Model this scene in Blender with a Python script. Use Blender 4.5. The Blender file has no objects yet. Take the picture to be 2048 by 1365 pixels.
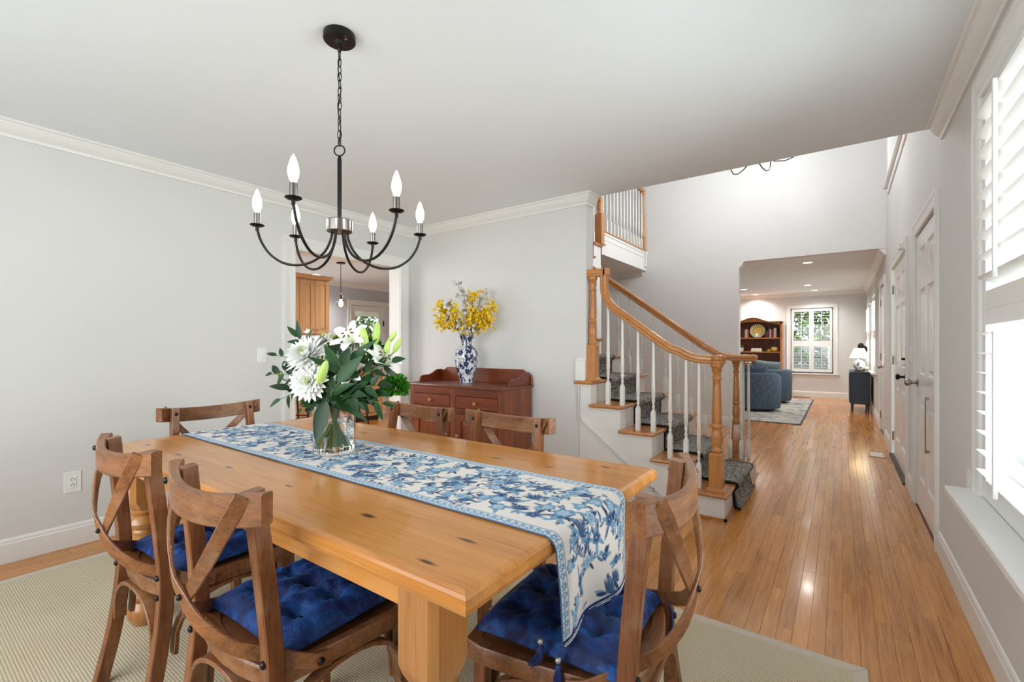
import bpy, bmesh, math, random
import numpy as np
from mathutils import Vector, Matrix, Euler
random.seed(7)
rng = np.random.default_rng(7)
PI = math.pi
scene = bpy.context.scene
COL = scene.collection

# ------------------------------------------------------------------ camera
H_EYE = 1.21; YAW = 0.62
cam_d = bpy.data.cameras.new('camera'); cam = bpy.data.objects.new('camera', cam_d); COL.objects.link(cam)
cam.location = (0, 0, H_EYE); cam.rotation_euler = (PI/2, 0, YAW)
cam_d.sensor_width = 36; cam_d.lens = 922.48/2048*36; cam_d.shift_y = 9.04/2048
cam_d.clip_start = 0.05; cam_d.clip_end = 200
scene.camera = cam

# ------------------------------------------------------------------ view, world, lights
vs = scene.view_settings
scene.display_settings.display_device = 'sRGB'
vs.view_transform = 'Standard'; vs.look = 'None'; vs.gamma = 1; vs.use_curve_mapping = False
vs.exposure = 0.79
W = bpy.data.worlds.new('sky'); scene.world = W; W.use_nodes = True
wn = W.node_tree
bg = wn.nodes['Background']; bg.inputs[0].default_value = (0.90, 0.95, 1.0, 1); bg.inputs[1].default_value = 2.0

def area(name, loc, rot, sx, sy, power, col=(1, 1, 1), spread=180):
    d = bpy.data.lights.new(name, 'AREA'); d.shape = 'RECTANGLE'; d.size = sx; d.size_y = sy
    d.energy = power; d.color = col; d.spread = math.radians(spread)
    o = bpy.data.objects.new(name, d); COL.objects.link(o); o.location = loc; o.rotation_euler = rot
    return o
# daylight lamps outside the visible windows; the behind and kitchen ones are added fill
area('daylight_dining_window', (0.86, 1.75, 1.35), (0, PI/2, 0), 2.1, 1.9, 90, (.93, .97, 1))
area('fill_light_behind', (-1.7, -1.22, 1.45), (-PI/2, 0, PI), 2.6, 1.7, 30, (.92, .965, 1))  # unseen fill lamp, added behind the viewer for an even, bright room
area('daylight_foyer_window', (0.80, 6.2, 3.95), (0, PI/2, 0), 1.5, 1.8, 33, (.95, .98, 1))
area('daylight_living_window', (0.85, 10.9, 1.45), (0, PI/2, 0), 1.35, 3.0, 125, (.95, .98, 1))
area('kitchen_fill_light', (-6.2, 0.75, 1.6), (PI/2, 0, PI), 2.0, 1.3, 120, (.95, .98, 1))  # unseen fill lamp inside the kitchen, added to brighten it

# ------------------------------------------------------------------ colour / node helpers
def lin(c):
    return tuple(((v/255)/12.92 if v/255 <= .04045 else ((v/255+.055)/1.055)**2.4) for v in c)
class NT:
    def __init__(s, name):
        s.m = bpy.data.materials.new(name); s.m.use_nodes = True; s.t = s.m.node_tree
        s.b = s.t.nodes['Principled BSDF']
    def n(s, kind, **kw):
        o = s.t.nodes.new(kind)
        for k, v in kw.items():
            if isinstance(k, str) and k.startswith('i_'): o.inputs[k[2:].replace('_', ' ')].default_value = v
            else: setattr(o, k, v)
        return o
    def l(s, a, b): s.t.links.new(a, b)
    def coord(s, out='Object', scale=(1, 1, 1), loc=(0, 0, 0), rot=(0, 0, 0)):
        tc = s.n('ShaderNodeTexCoord'); mp = s.n('ShaderNodeMapping')
        mp.inputs['Scale'].default_value = scale; mp.inputs['Location'].default_value = loc; mp.inputs['Rotation'].default_value = rot
        s.l(tc.outputs[out], mp.inputs['Vector']); return mp.outputs['Vector']
    def noise(s, vec, scale, detail=3, rough=.5, dist=0):
        o = s.n('ShaderNodeTexNoise'); o.inputs['Scale'].default_value = scale; o.inputs['Detail'].default_value = detail
        o.inputs['Roughness'].default_value = rough; o.inputs['Distortion'].default_value = dist
        if vec is not None: s.l(vec, o.inputs['Vector'])
        return o.outputs['Fac']
    def ramp(s, fac, stops, interp='LINEAR'):
        o = s.n('ShaderNodeValToRGB'); o.color_ramp.interpolation = interp
        while len(o.color_ramp.elements) > 1: o.color_ramp.elements.remove(o.color_ramp.elements[-1])
        for i, (p, c) in enumerate(stops):
            e = o.color_ramp.elements[0] if i == 0 else o.color_ramp.elements.new(p)
            e.position = p; e.color = (*c, 1)
        s.l(fac, o.inputs['Fac']); return o.outputs['Color']
    def math(s, op, a, b=None, c=None):
        o = s.n('ShaderNodeMath', operation=op)
        for i, v in enumerate((a, b, c)):
            if v is None: continue
            if isinstance(v, (int, float)): o.inputs[i].default_value = v
            else: s.l(v, o.inputs[i])
        return o.outputs[0]
    def mix(s, fac, a, b, mode='MIX'):
        o = s.n('ShaderNodeMix', data_type='RGBA', blend_type=mode)
        for i, v in ((0, fac), (6, a), (7, b)):
            if isinstance(v, (int, float)): o.inputs[i].default_value = v
            elif isinstance(v, tuple): o.inputs[i].default_value = (*v, 1)
            else: s.l(v, o.inputs[i])
        return o.outputs[2]
    def bump(s, h, strength=.2, dist=.01):
        o = s.n('ShaderNodeBump'); o.inputs['Strength'].default_value = strength; o.inputs['Distance'].default_value = dist
        s.l(h, o.inputs['Height']); s.l(o.outputs[0], s.b.inputs['Normal']); return o
    def setc(s, v):
        if isinstance(v, tuple): s.b.inputs['Base Color'].default_value = (*v, 1)
        else: s.l(v, s.b.inputs['Base Color'])
    def p(s, **kw):
        for k, v in kw.items(): s.b.inputs[k.replace('_', ' ')].default_value = v
        return s
def plain(name, rgb, rough=.5, metal=0, var=.04, scale=6, bump=0, **kw):
    t = NT(name); c = lin(rgb)
    f = t.noise(t.coord('Object'), scale, 3)
    lo = tuple(max(0, x*(1-var)) for x in c); hi = tuple(min(1, x*(1+var)) for x in c)
    t.setc(t.ramp(f, [(.3, lo), (.7, hi)])); t.p(Roughness=rough, Metallic=metal, **kw)
    if bump: t.bump(t.noise(t.coord('Object'), scale*14, 4), bump, .002)
    return t.m
def rand_fac(t):
    oi = t.n('ShaderNodeObjectInfo'); gi = t.n('ShaderNodeNewGeometry')
    return t.math('FRACT', t.math('ADD', oi.outputs['Random'], t.math('MULTIPLY', gi.outputs['Random Per Island'], 7.31)))
def wood(name, light, dark, axis='Y', grain=30, stretch=.06, rough=.35, coat=0, knots=0, vary=.25, bump=.08, knot_rgb=(70, 38, 18), pts=None, wear=None, worn=0):
    """wood with grain running along an axis; every loose piece gets its own shade"""
    t = NT(name); a, b = lin(light), lin(dark)
    sc = [1, 1, 1]; sc['XYZ'.index(axis)] = stretch
    r = rand_fac(t)
    tc = t.n('ShaderNodeTexCoord'); add = t.n('ShaderNodeVectorMath', operation='ADD')
    cx = t.n('ShaderNodeCombineXYZ'); t.l(t.math('MULTIPLY', r, 13.7), cx.inputs[0]); t.l(t.math('MULTIPLY', r, 5.1), cx.inputs[1]); t.l(t.math('MULTIPLY', r, 9.3), cx.inputs[2])
    t.l(tc.outputs['Object'], add.inputs[0]); t.l(cx.outputs[0], add.inputs[1])
    mp = t.n('ShaderNodeMapping'); mp.inputs['Scale'].default_value = sc; t.l(add.outputs[0], mp.inputs['Vector'])
    v = mp.outputs['Vector']
    g1 = t.noise(v, grain, 5, .6, .6); g2 = t.noise(v, grain*5, 3, .6); g3 = t.noise(v, grain*.22, 2, .5, .4)
    f = t.math('ADD', t.math('MULTIPLY', g1, .48), t.math('ADD', t.math('MULTIPLY', g2, .30), t.math('MULTIPLY', g3, .22)))
    mid = tuple((x*.55+y*.45) for x, y in zip(a, b))
    col = t.ramp(f, [(.34, b), (.47, mid), (.6, a), (.75, tuple(min(1, x*1.08) for x in a))])
    br = t.math('ADD', 1-vary*.5, t.math('MULTIPLY', r, vary))
    cc = t.n('ShaderNodeCombineXYZ')
    for i in range(3): t.l(br, cc.inputs[i])
    col = t.mix(1.0, col, cc.outputs[0], 'MULTIPLY')
    if knots:
        vo = t.n('ShaderNodeTexVoronoi', feature='F1'); vo.inputs['Scale'].default_value = knots
        sc2 = [1, 1, 1]; sc2['XYZ'.index(axis)] = .45
        mp2 = t.n('ShaderNodeMapping'); mp2.inputs['Scale'].default_value = sc2; t.l(add.outputs[0], mp2.inputs['Vector']); t.l(mp2.outputs[0], vo.inputs['Vector'])
        k = t.ramp(vo.outputs['Distance'], [(.05, (1, 1, 1)), (.13, (.45, .45, .45)), (.2, (0, 0, 0))])
        col = t.mix(k, col, lin(knot_rgb))
    if pts:
        tot = None
        for (x, y, rx, ry) in pts:
            m3 = t.n('ShaderNodeMapping'); m3.inputs['Location'].default_value = (-x/rx, -y/ry, 0); m3.inputs['Scale'].default_value = (1/rx, 1/ry, 0)
            t.l(tc.outputs['Object'], m3.inputs['Vector'])
            ln = t.n('ShaderNodeVectorMath', operation='LENGTH'); t.l(m3.outputs[0], ln.inputs[0])
            q = t.math('SUBTRACT', 1, ln.outputs['Value']); q.node.use_clamp = True
            tot = q if tot is None else t.math('MAXIMUM', tot, q)
        k = t.ramp(tot, [(.12, (0, 0, 0)), (.5, (.55, .55, .55)), (.75, (1, 1, 1))])
        col = t.mix(k, col, lin(knot_rgb))
    if worn:
        wf = t.noise(t.coord('Object', (1, 1, 1), (3, 1, 2)), 9, 4, .7)
        col = t.mix(t.math('MULTIPLY', t.ramp(wf, [(.5, (0, 0, 0)), (.72, (1, 1, 1))]), worn), col, lin(wear))
    t.setc(col); t.p(Roughness=rough)
    if coat: t.p(Coat_Weight=coat, Coat_Roughness=.08)
    t.bump(f, bump, .004)
    return t.m

M = {}
M['wall'] = plain('wall_paint', (221, 220, 218), .75, var=.012, scale=1.2, bump=.02)
M['wall_foyer'] = plain('foyer_wall_paint', (229, 228, 227), .75, var=.01, scale=1.2, bump=.02)
M['wall_kitchen'] = plain('kitchen_wall_paint', (198, 199, 205), .75, var=.015, scale=1.2)
M['ceiling'] = plain('ceiling_paint', (236, 241, 246), .85, var=.008, scale=1, bump=.02)
M['trim'] = plain('white_trim_paint', (236, 235, 232), .38, var=.01, scale=2)
M['doorpaint'] = plain('door_gloss_paint', (232, 231, 229), .22, var=.01, scale=2)
M['shutter'] = plain('shutter_paint', (238, 238, 236), .35, var=.01, scale=2)
M['white_spindle'] = plain('baluster_paint', (230, 227, 219), .35, var=.02, scale=5)
M['floor'] = wood('oak_strip_floor', (218, 150, 76), (160, 96, 40), 'Y', 34, .045, .19, .2, vary=.20, bump=.10)
M['subfloor'] = plain('dark_gap', (136, 92, 54), .7)
M['oak'] = wood('golden_oak', (206, 142, 80), (164, 98, 44), 'X', 60, .06, .3, .3, vary=.06)
M['oakz'] = wood('golden_oak_upright', (206, 142, 80), (162, 96, 44), 'Z', 60, .05, .3, .3, vary=.06)
M['oaky'] = wood('golden_oak_treads', (198, 134, 74), (158, 94, 42), 'Y', 60, .06, .26, .4, vary=.14)
M['metal_black'] = plain('bronzed_black_metal', (46, 43, 41), .38, .85, var=.1)
M['nickel'] = plain('satin_nickel', (170, 164, 156), .22, 1.0, var=.03)
M['chrome'] = plain('polished_chrome', (210, 210, 208), .12, 1.0, var=.02)
M['painted_dark'] = plain('painted_room_shade', (40, 38, 38), .6)  # near-black colour stands in for the shade of the upper room
def emis(name, rgb, strength):
    t = NT(name); t.setc(lin(rgb)); t.b.inputs['Emission Color'].default_value = (*lin(rgb), 1); t.b.inputs['Emission Strength'].default_value = strength
    return t.m
M['lamp_disc'] = emis('recessed_lamp_glow', (255, 250, 240), 5)
def glass(name, tint=(1, 1, 1), rough=0, ior=1.45):
    t = NT(name); t.setc(tint); t.p(Roughness=rough, IOR=ior, Transmission_Weight=1.0); return t.m
M['glass'] = glass('clear_glass')
def window_pane():
    # thin pane: mostly see-through with a faint mirror, so that daylight still gets in
    m = bpy.data.materials.new('window_glass'); m.use_nodes = True; t = m.node_tree; t.nodes.clear()
    o = t.nodes.new('ShaderNodeOutputMaterial'); tr = t.nodes.new('ShaderNodeBsdfTransparent'); gl = t.nodes.new('ShaderNodeBsdfGlossy'); gl.inputs['Roughness'].default_value = .02
    fr = t.nodes.new('ShaderNodeFresnel'); mx = t.nodes.new('ShaderNodeMixShader'); tr.inputs[0].default_value = (.95, .97, .96, 1)
    t.links.new(fr.outputs[0], mx.inputs[0]); t.links.new(tr.outputs[0], mx.inputs[1]); t.links.new(gl.outputs[0], mx.inputs[2]); t.links.new(mx.outputs[0], o.inputs[0])
    return m
M['pane'] = window_pane()

# ------------------------------------------------------------------ mesh helpers
class MB:
    def __init__(s): s.v = []; s.f = []
    def add(s, vs, fs):
        k = len(s.v); s.v += [tuple(x) for x in vs]; s.f += [tuple(i+k for i in f) for f in fs]; return s
    def box(s, x0, y0, z0, x1, y1, z1):
        x0, x1 = sorted((x0, x1)); y0, y1 = sorted((y0, y1)); z0, z1 = sorted((z0, z1))
        return s.add([(x0, y0, z0), (x1, y0, z0), (x1, y1, z0), (x0, y1, z0), (x0, y0, z1), (x1, y0, z1), (x1, y1, z1), (x0, y1, z1)],
                     [(0, 3, 2, 1), (4, 5, 6, 7), (0, 1, 5, 4), (1, 2, 6, 5), (2, 3, 7, 6), (3, 0, 4, 7)])
    def bar(s, p0, p1, w, h, up=(0, 0, 1), w1=None, h1=None):
        """rectangular bar from p0 to p1, w sideways, h along up"""
        p0, p1 = Vector(p0), Vector(p1); d = (p1-p0).normalized(); u = Vector(up); sd = d.cross(u).normalized(); u = sd.cross(d).normalized()
        w1 = w if w1 is None else w1; h1 = h if h1 is None else h1; vs = []
        for p, a, b in ((p0, w, h), (p1, w1, h1)):
            for i, j in ((-1, -1), (1, -1), (1, 1), (-1, 1)): vs.append(p+sd*(i*a/2)+u*(j*b/2))
        return s.add(vs, [(0, 1, 2, 3), (7, 6, 5, 4), (0, 4, 5, 1), (1, 5, 6, 2), (2, 6, 7, 3), (3, 7, 4, 0)])
    def prism(s, pts, axis, a, b):
        """polygon extruded along an axis; pts are the other two coordinates in order"""
        n = len(pts)
        def mk(p, t):
            return {'X': (t, p[0], p[1]), 'Y': (p[0], t, p[1]), 'Z': (p[0], p[1], t)}[axis]
        return s.add([mk(p, a) for p in pts]+[mk(p, b) for p in pts],
                     [tuple(range(n-1, -1, -1)), tuple(range(n, 2*n))]+[(i, (i+1) % n, n+(i+1) % n, n+i) for i in range(n)])
    def loft(s, rings, closed=True, caps=True):
        n = len(rings[0]); k = len(s.v); m = len(rings)
        for r in rings: s.v += [tuple(p) for p in r]
        for i in range(m-1):
            for j in range(n if closed else n-1):
                a = k+i*n+j; b = k+i*n+(j+1) % n; s.f.append((a, b, b+n, a+n))
        if caps: s.f.append(tuple(k+j for j in range(n-1, -1, -1))); s.f.append(tuple(k+(m-1)*n+j for j in range(n)))
        return s
    def lathe(s, prof, c=(0, 0, 0), seg=16, caps=True, rot=None):
        rings = []
        for r, z in prof:
            ring = [Vector((r*math.cos(2*PI*j/seg), r*math.sin(2*PI*j/seg), z)) for j in range(seg)]
            if rot: ring = [rot @ q for q in ring]
            rings.append([q+Vector(c) for q in ring])
        return s.loft(rings, True, caps)
    def sweep(s, path, prof, ups=None, caps=True, closed=False, scale=None):
        """2-D profile (side, up) swept along a path"""
        P = [Vector(p) for p in path]; n = len(P); rings = []; last = None
        for i in range(n):
            if closed: d = (P[(i+1) % n]-P[i-1])
            else: d = (P[min(i+1, n-1)]-P[max(i-1, 0)])
            d.normalize()
            u = Vector(ups[i] if isinstance(ups, list) else (ups or (0, 0, 1)))
            if abs(d.dot(u)) > .98: u = Vector((1, 0, 0)) if last is None else last
            sd = d.cross(u).normalized(); uu = sd.cross(d).normalized(); last = uu
            k = 1 if scale is None else scale[i]
            rings.append([P[i]+sd*(a*k)+uu*(b*k) for a, b in prof])
        if closed: rings.append(rings[0]); caps = False
        return s.loft(rings, True, caps)
    def tube(s, path, r, seg=8, caps=True, closed=False, radii=None):
        P = [Vector(p) for p in path]; n = len(P); rings = []
        d0 = (P[1]-P[0]).normalized(); u = Vector((0, 0, 1)) if abs(d0.z) < .9 else Vector((1, 0, 0)); u = (u-d0*u.dot(d0)).normalized()
        for i in range(n):
            d = (P[(i+1) % n]-P[i-1]) if closed else (P[min(i+1, n-1)]-P[max(i-1, 0)]); d.normalize()
            u = (u-d*u.dot(d)).normalized(); w = d.cross(u); rr = r if radii is None else radii[i]
            rings.append([P[i]+u*(rr*math.cos(2*PI*j/seg))+w*(rr*math.sin(2*PI*j/seg)) for j in range(seg)])
        if closed: rings.append(rings[0]); caps = False
        return s.loft(rings, True, caps)
    def xf(s, m, start=0):
        for i in range(start, len(s.v)): s.v[i] = tuple(m @ Vector(s.v[i]))
        return s
def meshof(name, mb, mat, smooth=None, bevel=0):
    me = bpy.data.meshes.new(name); me.from_pydata(mb.v, [], mb.f)
    bm = bmesh.new(); bm.from_mesh(me); bmesh.ops.recalc_face_normals(bm, faces=bm.faces)
    if bevel:
        es = [e for e in bm.edges if len(e.link_faces) == 2 and e.calc_face_angle(0) > .6]
        bmesh.ops.bevel(bm, geom=es, offset=bevel, segments=1, profile=.5, affect='EDGES', clamp_overlap=True)
    bm.to_mesh(me); bm.free()
    if mat is not None: me.materials.append(M[mat] if isinstance(mat, str) else mat)
    if smooth is not None:
        me.polygons.foreach_set('use_smooth', [True]*len(me.polygons)); me.set_sharp_from_angle(angle=math.radians(smooth))
    me.update(); return me
def obj(name, mb, mat, parent=None, smooth=None, bevel=0, loc=None, rot=None, kind=None, label=None, cat=None, group=None):
    me = mb if isinstance(mb, bpy.types.Mesh) else meshof(name, mb, mat, smooth, bevel)
    o = bpy.data.objects.new(name, me); COL.objects.link(o)
    if parent is not None: o.parent = parent
    if loc is not None: o.location = loc
    if rot is not None: o.rotation_euler = rot
    if kind: o['kind'] = kind
    if label: o['label'] = label
    if cat: o['category'] = cat
    if group: o['group'] = group
    return o
def thing(name, label, cat, loc=(0, 0, 0), rotz=0, group=None, kind=None):
    o = bpy.data.objects.new(name, None); COL.objects.link(o); o.empty_display_size = .1
    o.location = loc; o.rotation_euler = (0, 0, rotz); o['label'] = label; o['category'] = cat
    if group: o['group'] = group
    if kind: o['kind'] = kind
    return o
def struct(name, mb, mat, parent=None, **kw):
    return obj(name, mb, mat, parent, kind='structure', **kw)
def dup(root, loc, rotz, label=None, group=None):
    r = root.copy(); COL.objects.link(r); r.location = loc; r.rotation_euler = (0, 0, rotz)
    if label: r['label'] = label
    if group: r['group'] = group
    for ch in list(root.children):
        c = ch.copy(); COL.objects.link(c); c.parent = r
        for g in list(ch.children):
            d = g.copy(); COL.objects.link(d); d.parent = c
    return r
def B(x0, y0, z0, x1, y1, z1): return MB().box(x0, y0, z0, x1, y1, z1)

# ------------------------------------------------------------------ room sizes
XL, XR, YB, YE, YF, YW, HC = -3.78, .466, 3.443, 3.56, 7.56, 12.90, 2.458
Y0 = -1.15; H2 = 5.2; ZU = 2.76; XK = -3.94

# walls -------------------------------------------------------------
def holed(name, axis, a, b, u0, u1, z0, z1, holes, mat, **kw):
    """a wall slab between a and b along axis, spanning u0..u1, with rectangular openings"""
    mb = MB(); us = sorted({u0, u1, *[h[0] for h in holes], *[h[1] for h in holes]})
    zs = sorted({z0, z1, *[h[2] for h in holes], *[h[3] for h in holes]})
    for i in range(len(us)-1):
        run = None
        for j in range(len(zs)-1):
            cu, cz = (us[i]+us[i+1])/2, (zs[j]+zs[j+1])/2
            if any(h[0] < cu < h[1] and h[2] < cz < h[3] for h in holes):
                if run is not None: _w(mb, axis, a, b, us[i], us[i+1], run, zs[j]); run = None
            elif run is None: run = zs[j]
        if run is not None: _w(mb, axis, a, b, us[i], us[i+1], run, zs[-1])
    return struct(name, mb, mat, **kw)
def _w(mb, axis, a, b, u0, u1, z0, z1):
    if axis == 'X': mb.box(a, u0, z0, b, u1, z1)
    else: mb.box(u0, a, z0, u1, b, z1)
holed('wall_left', 'X', XK, XL, Y0, YB+.13, 0, HC, [(2.12, 3.266, 0, 2.03)], 'wall', label='pale grey dining room wall with the kitchen doorway')
holed('wall_south', 'Y', Y0-.14, Y0, XL, XR, 0, HC, [(-2.95, -.45, .62, 2.26)], 'wall', label='wall behind the viewer with a window added for fill light')
# sideboard wall: full height to X -1.71, then the triangular panel under the stairs is part of the staircase
struct('wall_back', B(XK, YB, 0, -1.71, YB+.13, HC), 'wall', label='pale grey wall behind the sideboard ending at the stairs')
R_H = [(.98, 2.62, .60, 2.21), (3.73, 4.67, 0, 2.045), (5.25, 6.64, 0, 2.06), (5.36, 7.1, 3.14, 4.75), (7.72, 8.50, 0, 2.045),
       (9.60, 10.55, .76, 2.08), (11.45, 12.40, .76, 2.08)]
holed('wall_right', 'X', XR, XR+.16, Y0, YW, 0, H2, R_H, 'wall', label='pale grey front wall with shuttered windows and white doors')
holed('wall_north', 'Y', YW, YW+.15, -4.6, XR+.16, 0, HC, [(-.99, -.15, .56, 2.09)], 'wall', label='grey far wall of the living room with a shuttered window')
holed('wall_foyer', 'Y', YF, YF+.14, XK-1.2, XR, 0, H2, [(-1.245, XR, 0, HC)], 'wall_foyer', label='white two storey foyer wall with a wide opening to the living room')
struct('wall_living_west', B(-4.7, YF+.14, 0, -4.56, YW, HC), 'wall', label='grey side wall of the living room')
struct('wall_landing', B(XK-.02, YB+.13, 0, XK+.1, 5.82, H2), 'wall_foyer', label='white wall behind the stair landing')
struct('wall_passage', B(-5.3, 5.82, 0, -5.16, YF, HC), 'wall_foyer', label='white end wall of the passage under the balcony')
struct('wall_passage_side', B(-5.16, 5.70, 0, -2.69, 5.82, 1.9), 'wall_foyer', label='white wall under the upper stair flight')
struct('wall_above_dining', B(XK, YB+.0, HC+.30, XR, YB+.12, H2), 'wall_foyer', label='white upper wall over the dining room edge')
holed('wall_upper_hall', 'X', -4.4, -4.3, 4.6, YF, ZU, H2, [(5.95, 6.75, ZU, 4.8)], 'wall_kitchen', label='grey upper hall wall with a dark doorway')
struct('wall_upper_room', MB().box(-5.6, 5.8, ZU, -5.5, 6.9, 5).box(-5.5, 5.75, ZU, -4.4, 5.8, 5).box(-5.5, 6.9, ZU, -4.4, 6.95, 5).box(-5.5, 5.8, 4.95, -4.4, 6.9, 5), 'painted_dark', label='room seen through the upper doorway, walls coloured dark for shade')
# ceilings
struct('ceiling_dining', B(XL-.16, Y0, HC, XR, YE, HC+.3), 'ceiling', label='smooth white dining room ceiling')
struct('ceiling_living', B(-4.6, YF+.139, HC, XR, YW, HC+.3), 'ceiling', label='white living room ceiling with recessed lamps')
struct('ceiling_foyer', B(-5.6, YB, H2, XR+.2, YF+.2, H2+.1), 'ceiling', label='white ceiling high above the foyer')
struct('ceiling_kitchen', B(-9.9, .5, HC, XK, 8.2, HC+.1), 'ceiling', label='white kitchen ceiling')
# kitchen shell
holed('wall_kitchen', 'X', -8.14, -8.0, .5, 8.2, 0, HC, [(5.66, 7.6, 0, 2.03)], 'wall_kitchen', label='grey kitchen wall with a glazed porch door')
holed('wall_kitchen_south', 'Y', .5, .6, -8, XK, 0, HC, [(-7.3, -5.1, .9, 2.2)], 'wall_kitchen', label='kitchen wall with an added unseen window')
struct('wall_kitchen_north', B(-8, 8.1, 0, XK-1.2, 8.2, HC), 'wall_kitchen', label='kitchen end wall')

# floor ---------------------------------------------------------------
fl = struct('floor', B(-8.2, Y0, -.12, XR+.16, YW+.1, -.012), 'subfloor', label='golden oak strip floor running through all the rooms')
PWD = .0572
plank_me = None
def plank_mesh(w, L):
    e = .0008; x, y = w/2-.0002, L/2-.0003
    vs = [(-x, -y, -.012), (x, -y, -.012), (x, y, -.012), (-x, y, -.012), (-x, -y, -e), (x, -y, -e), (x, y, -e), (-x, y, -e),
          (-x+e, -y+e, 0), (x-e, -y+e, 0), (x-e, y-e, 0), (-x+e, y-e, 0)]
    fs = [(0, 1, 5, 4), (1, 2, 6, 5), (2, 3, 7, 6), (3, 0, 4, 7), (4, 5, 9, 8), (5, 6, 10, 9), (6, 7, 11, 10), (7, 4, 8, 11), (8, 9, 10, 11)]
    return vs, fs
cells = []
rows = int((XR-(-8.1))/PWD)
prg = random.Random(3)
for i in range(rows):
    xc = XR-.004-PWD*(i+.5)
    y = Y0+prg.uniform(-.8, 0)
    lim = YW if xc > -4.6 else 8.1
    while y < lim:
        L = prg.choice((.5, .65, .8, .95, 1.1, 1.3)); y1 = min(y+L, lim); ya = max(y, Y0)
        if y1-ya > .02: cells.append((xc, ya, y1))
        y = y1
def vis(c):
    x, a, b = c; ym = (a+b)/2
    if x < -3.78: return 1e9
    d = -math.sin(YAW)*x+math.cos(YAW)*ym
    if d < 1.05: return 1e9
    if -3.4 < x < .04 and ym < 2.0: return 1e9            # under the dining rug
    if x < -1.35 and ym < 3.45 and ym > 2.2: return 1e9   # behind the table
    if x < -.6 and 3.4 < ym < 4.7: return 1e9             # under the stairs
    return d
order = sorted(cells, key=vis)
single = order[:300]; rest = order[300:]
cache = {}
for (x, a, b) in single:
    L = round(b-a, 2)
    if L not in cache:
        mb = MB(); mb.add(*plank_mesh(PWD, L)); cache[L] = meshof('plank', mb, 'floor')
    obj('plank', cache[L], None, fl, loc=(x, (a+b)/2, prg.uniform(-.0004, .0004)))
mb = MB()
for (x, a, b) in rest:
    vs, fs = plank_mesh(PWD, b-a); dz = prg.uniform(-.0004, .0004)
    mb.add([(p[0]+x, p[1]+(a+b)/2, p[2]+dz) for p in vs], fs)
obj('planks', mb, 'floor', fl, kind='stuff')

# crown, baseboards ------------------------------------------------------
CROWN = [(0, 0), (0, -.088), (.012, -.088), (.016, -.078), (.016, -.072), (.022, -.066), (.034, -.058), (.048, -.036), (.056, -.022), (.056, -.016), (.068, -.012), (.074, 0)]
BASE = [(0, 0), (.014, 0), (.014, .105), (.010, .112), (.010, .122), (.005, .132), (0, .135)]
def mould(name, prof, path, inward, z, mat='trim', label=None, parent=None):
    """profile (out from wall, up) run along a horizontal path; inward = function giving the outward wall normal per point"""
    rings = []
    for (x, y), (nx, ny) in zip(path, inward): rings.append([(x+nx*a, y+ny*a, z+b) for a, b in prof])
    mb = MB().loft(rings); return struct(name, mb, mat, parent, smooth=25, label=label)
mould('trim_crown_dining', CROWN, [(XR, Y0), (XR, YE-.04)], [(-1, 0)]*2, HC, label='white crown moulding over the dining window wall')
mould('trim_crown_left', CROWN, [(XL, Y0), (XL, YB), (-1.71, YB), (-1.71, YE-.0)], [(1, 0), (1, -1), (1, -1), (1, 0)], HC, label='white crown moulding on the left and sideboard walls')
mould('trim_crown_foyer', CROWN, [(XR, YF+.01), (XR, YW), (-4.56, YW)], [(-1, 0), (-1, -1), (0, -1)], HC, label='white crown moulding around the living room')
mould('trim_crown_opening', CROWN, [(-1.245, YF+.0), (-1.245, YF+.14), (-4.5, YF+.14)], [(1, 0), (1, 1), (0, 1)], HC, label='crown moulding end at the living room opening')
mould('trim_crown_passage', CROWN, [(-2.70, YF), (-5.16, YF)], [(0, -1)]*2, HC, label='crown moulding under the balcony')
mould('trim_crown_kitchen', CROWN, [(-8.0, .6), (-8.0, 8.1)], [(1, 0)]*2, HC, label='white crown moulding in the kitchen')
mould('baseboard_left', BASE, [(XL, Y0), (XL, 2.02)], [(1, 0)]*2, 0, label='white baseboard under the wall outlet')
mould('baseboard_back', BASE, [(XL+.0, YB), (-1.33, YB)], [(0, -1)]*2, 0, label='white baseboard behind the sideboard')
for i, (a, b) in enumerate([(Y0, 3.62), (4.80, 5.13), (6.76, 7.62), (8.61, YW)]):
    mould('baseboard_right', BASE, [(XR, a), (XR, b)], [(-1, 0)]*2, 0, label=['baseboard under the dining window', 'short baseboard between the two white doors', 'baseboard past the front door', 'baseboard beside the navy cabinet'][i])
mould('baseboard_north', BASE, [(XR, YW), (-4.56, YW)], [(0, -1)]*2, 0, label='baseboard below the far window')
mould('baseboard_foyer', BASE, [(-1.245, YF), (-5.1, YF)], [(0, -1)]*2, 0, label='baseboard of the foyer wall behind the stairs')

# casings -----------------------------------------------------------------
def casing(parent, plane, n, u0, u1, z0, z1, w=.09, t=.02, bottom=False, axis='X', name='casing'):
    """moulded frame around an opening on a wall plane; n = direction out of the wall"""
    pr = [(0, 0), (0, t*.55), (w*.12, t*.75), (w*.2, t*.6), (w*.68, t*.72), (w*.8, t), (w, t), (w, 0)]
    path = [(u0, z0), (u0, z1), (u1, z1), (u1, z0)]; dirs = [(-1, 0), (-1, 1), (1, 1), (1, 0)]
    rings = []
    for (u, z), (du, dz) in zip(path, dirs):
        r = []
        for a, b in pr:
            uu, zz = u+du*a, z+dz*a
            r.append((plane+n*b, uu, zz) if axis == 'X' else (uu, plane+n*b, zz))
        rings.append(r)
    return obj(name, MB().loft(rings), 'trim', parent, smooth=25)
def st(name, label):
    o = bpy.data.objects.new(name, None); COL.objects.link(o); o['kind'] = 'structure'; o['label'] = label; return o
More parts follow.
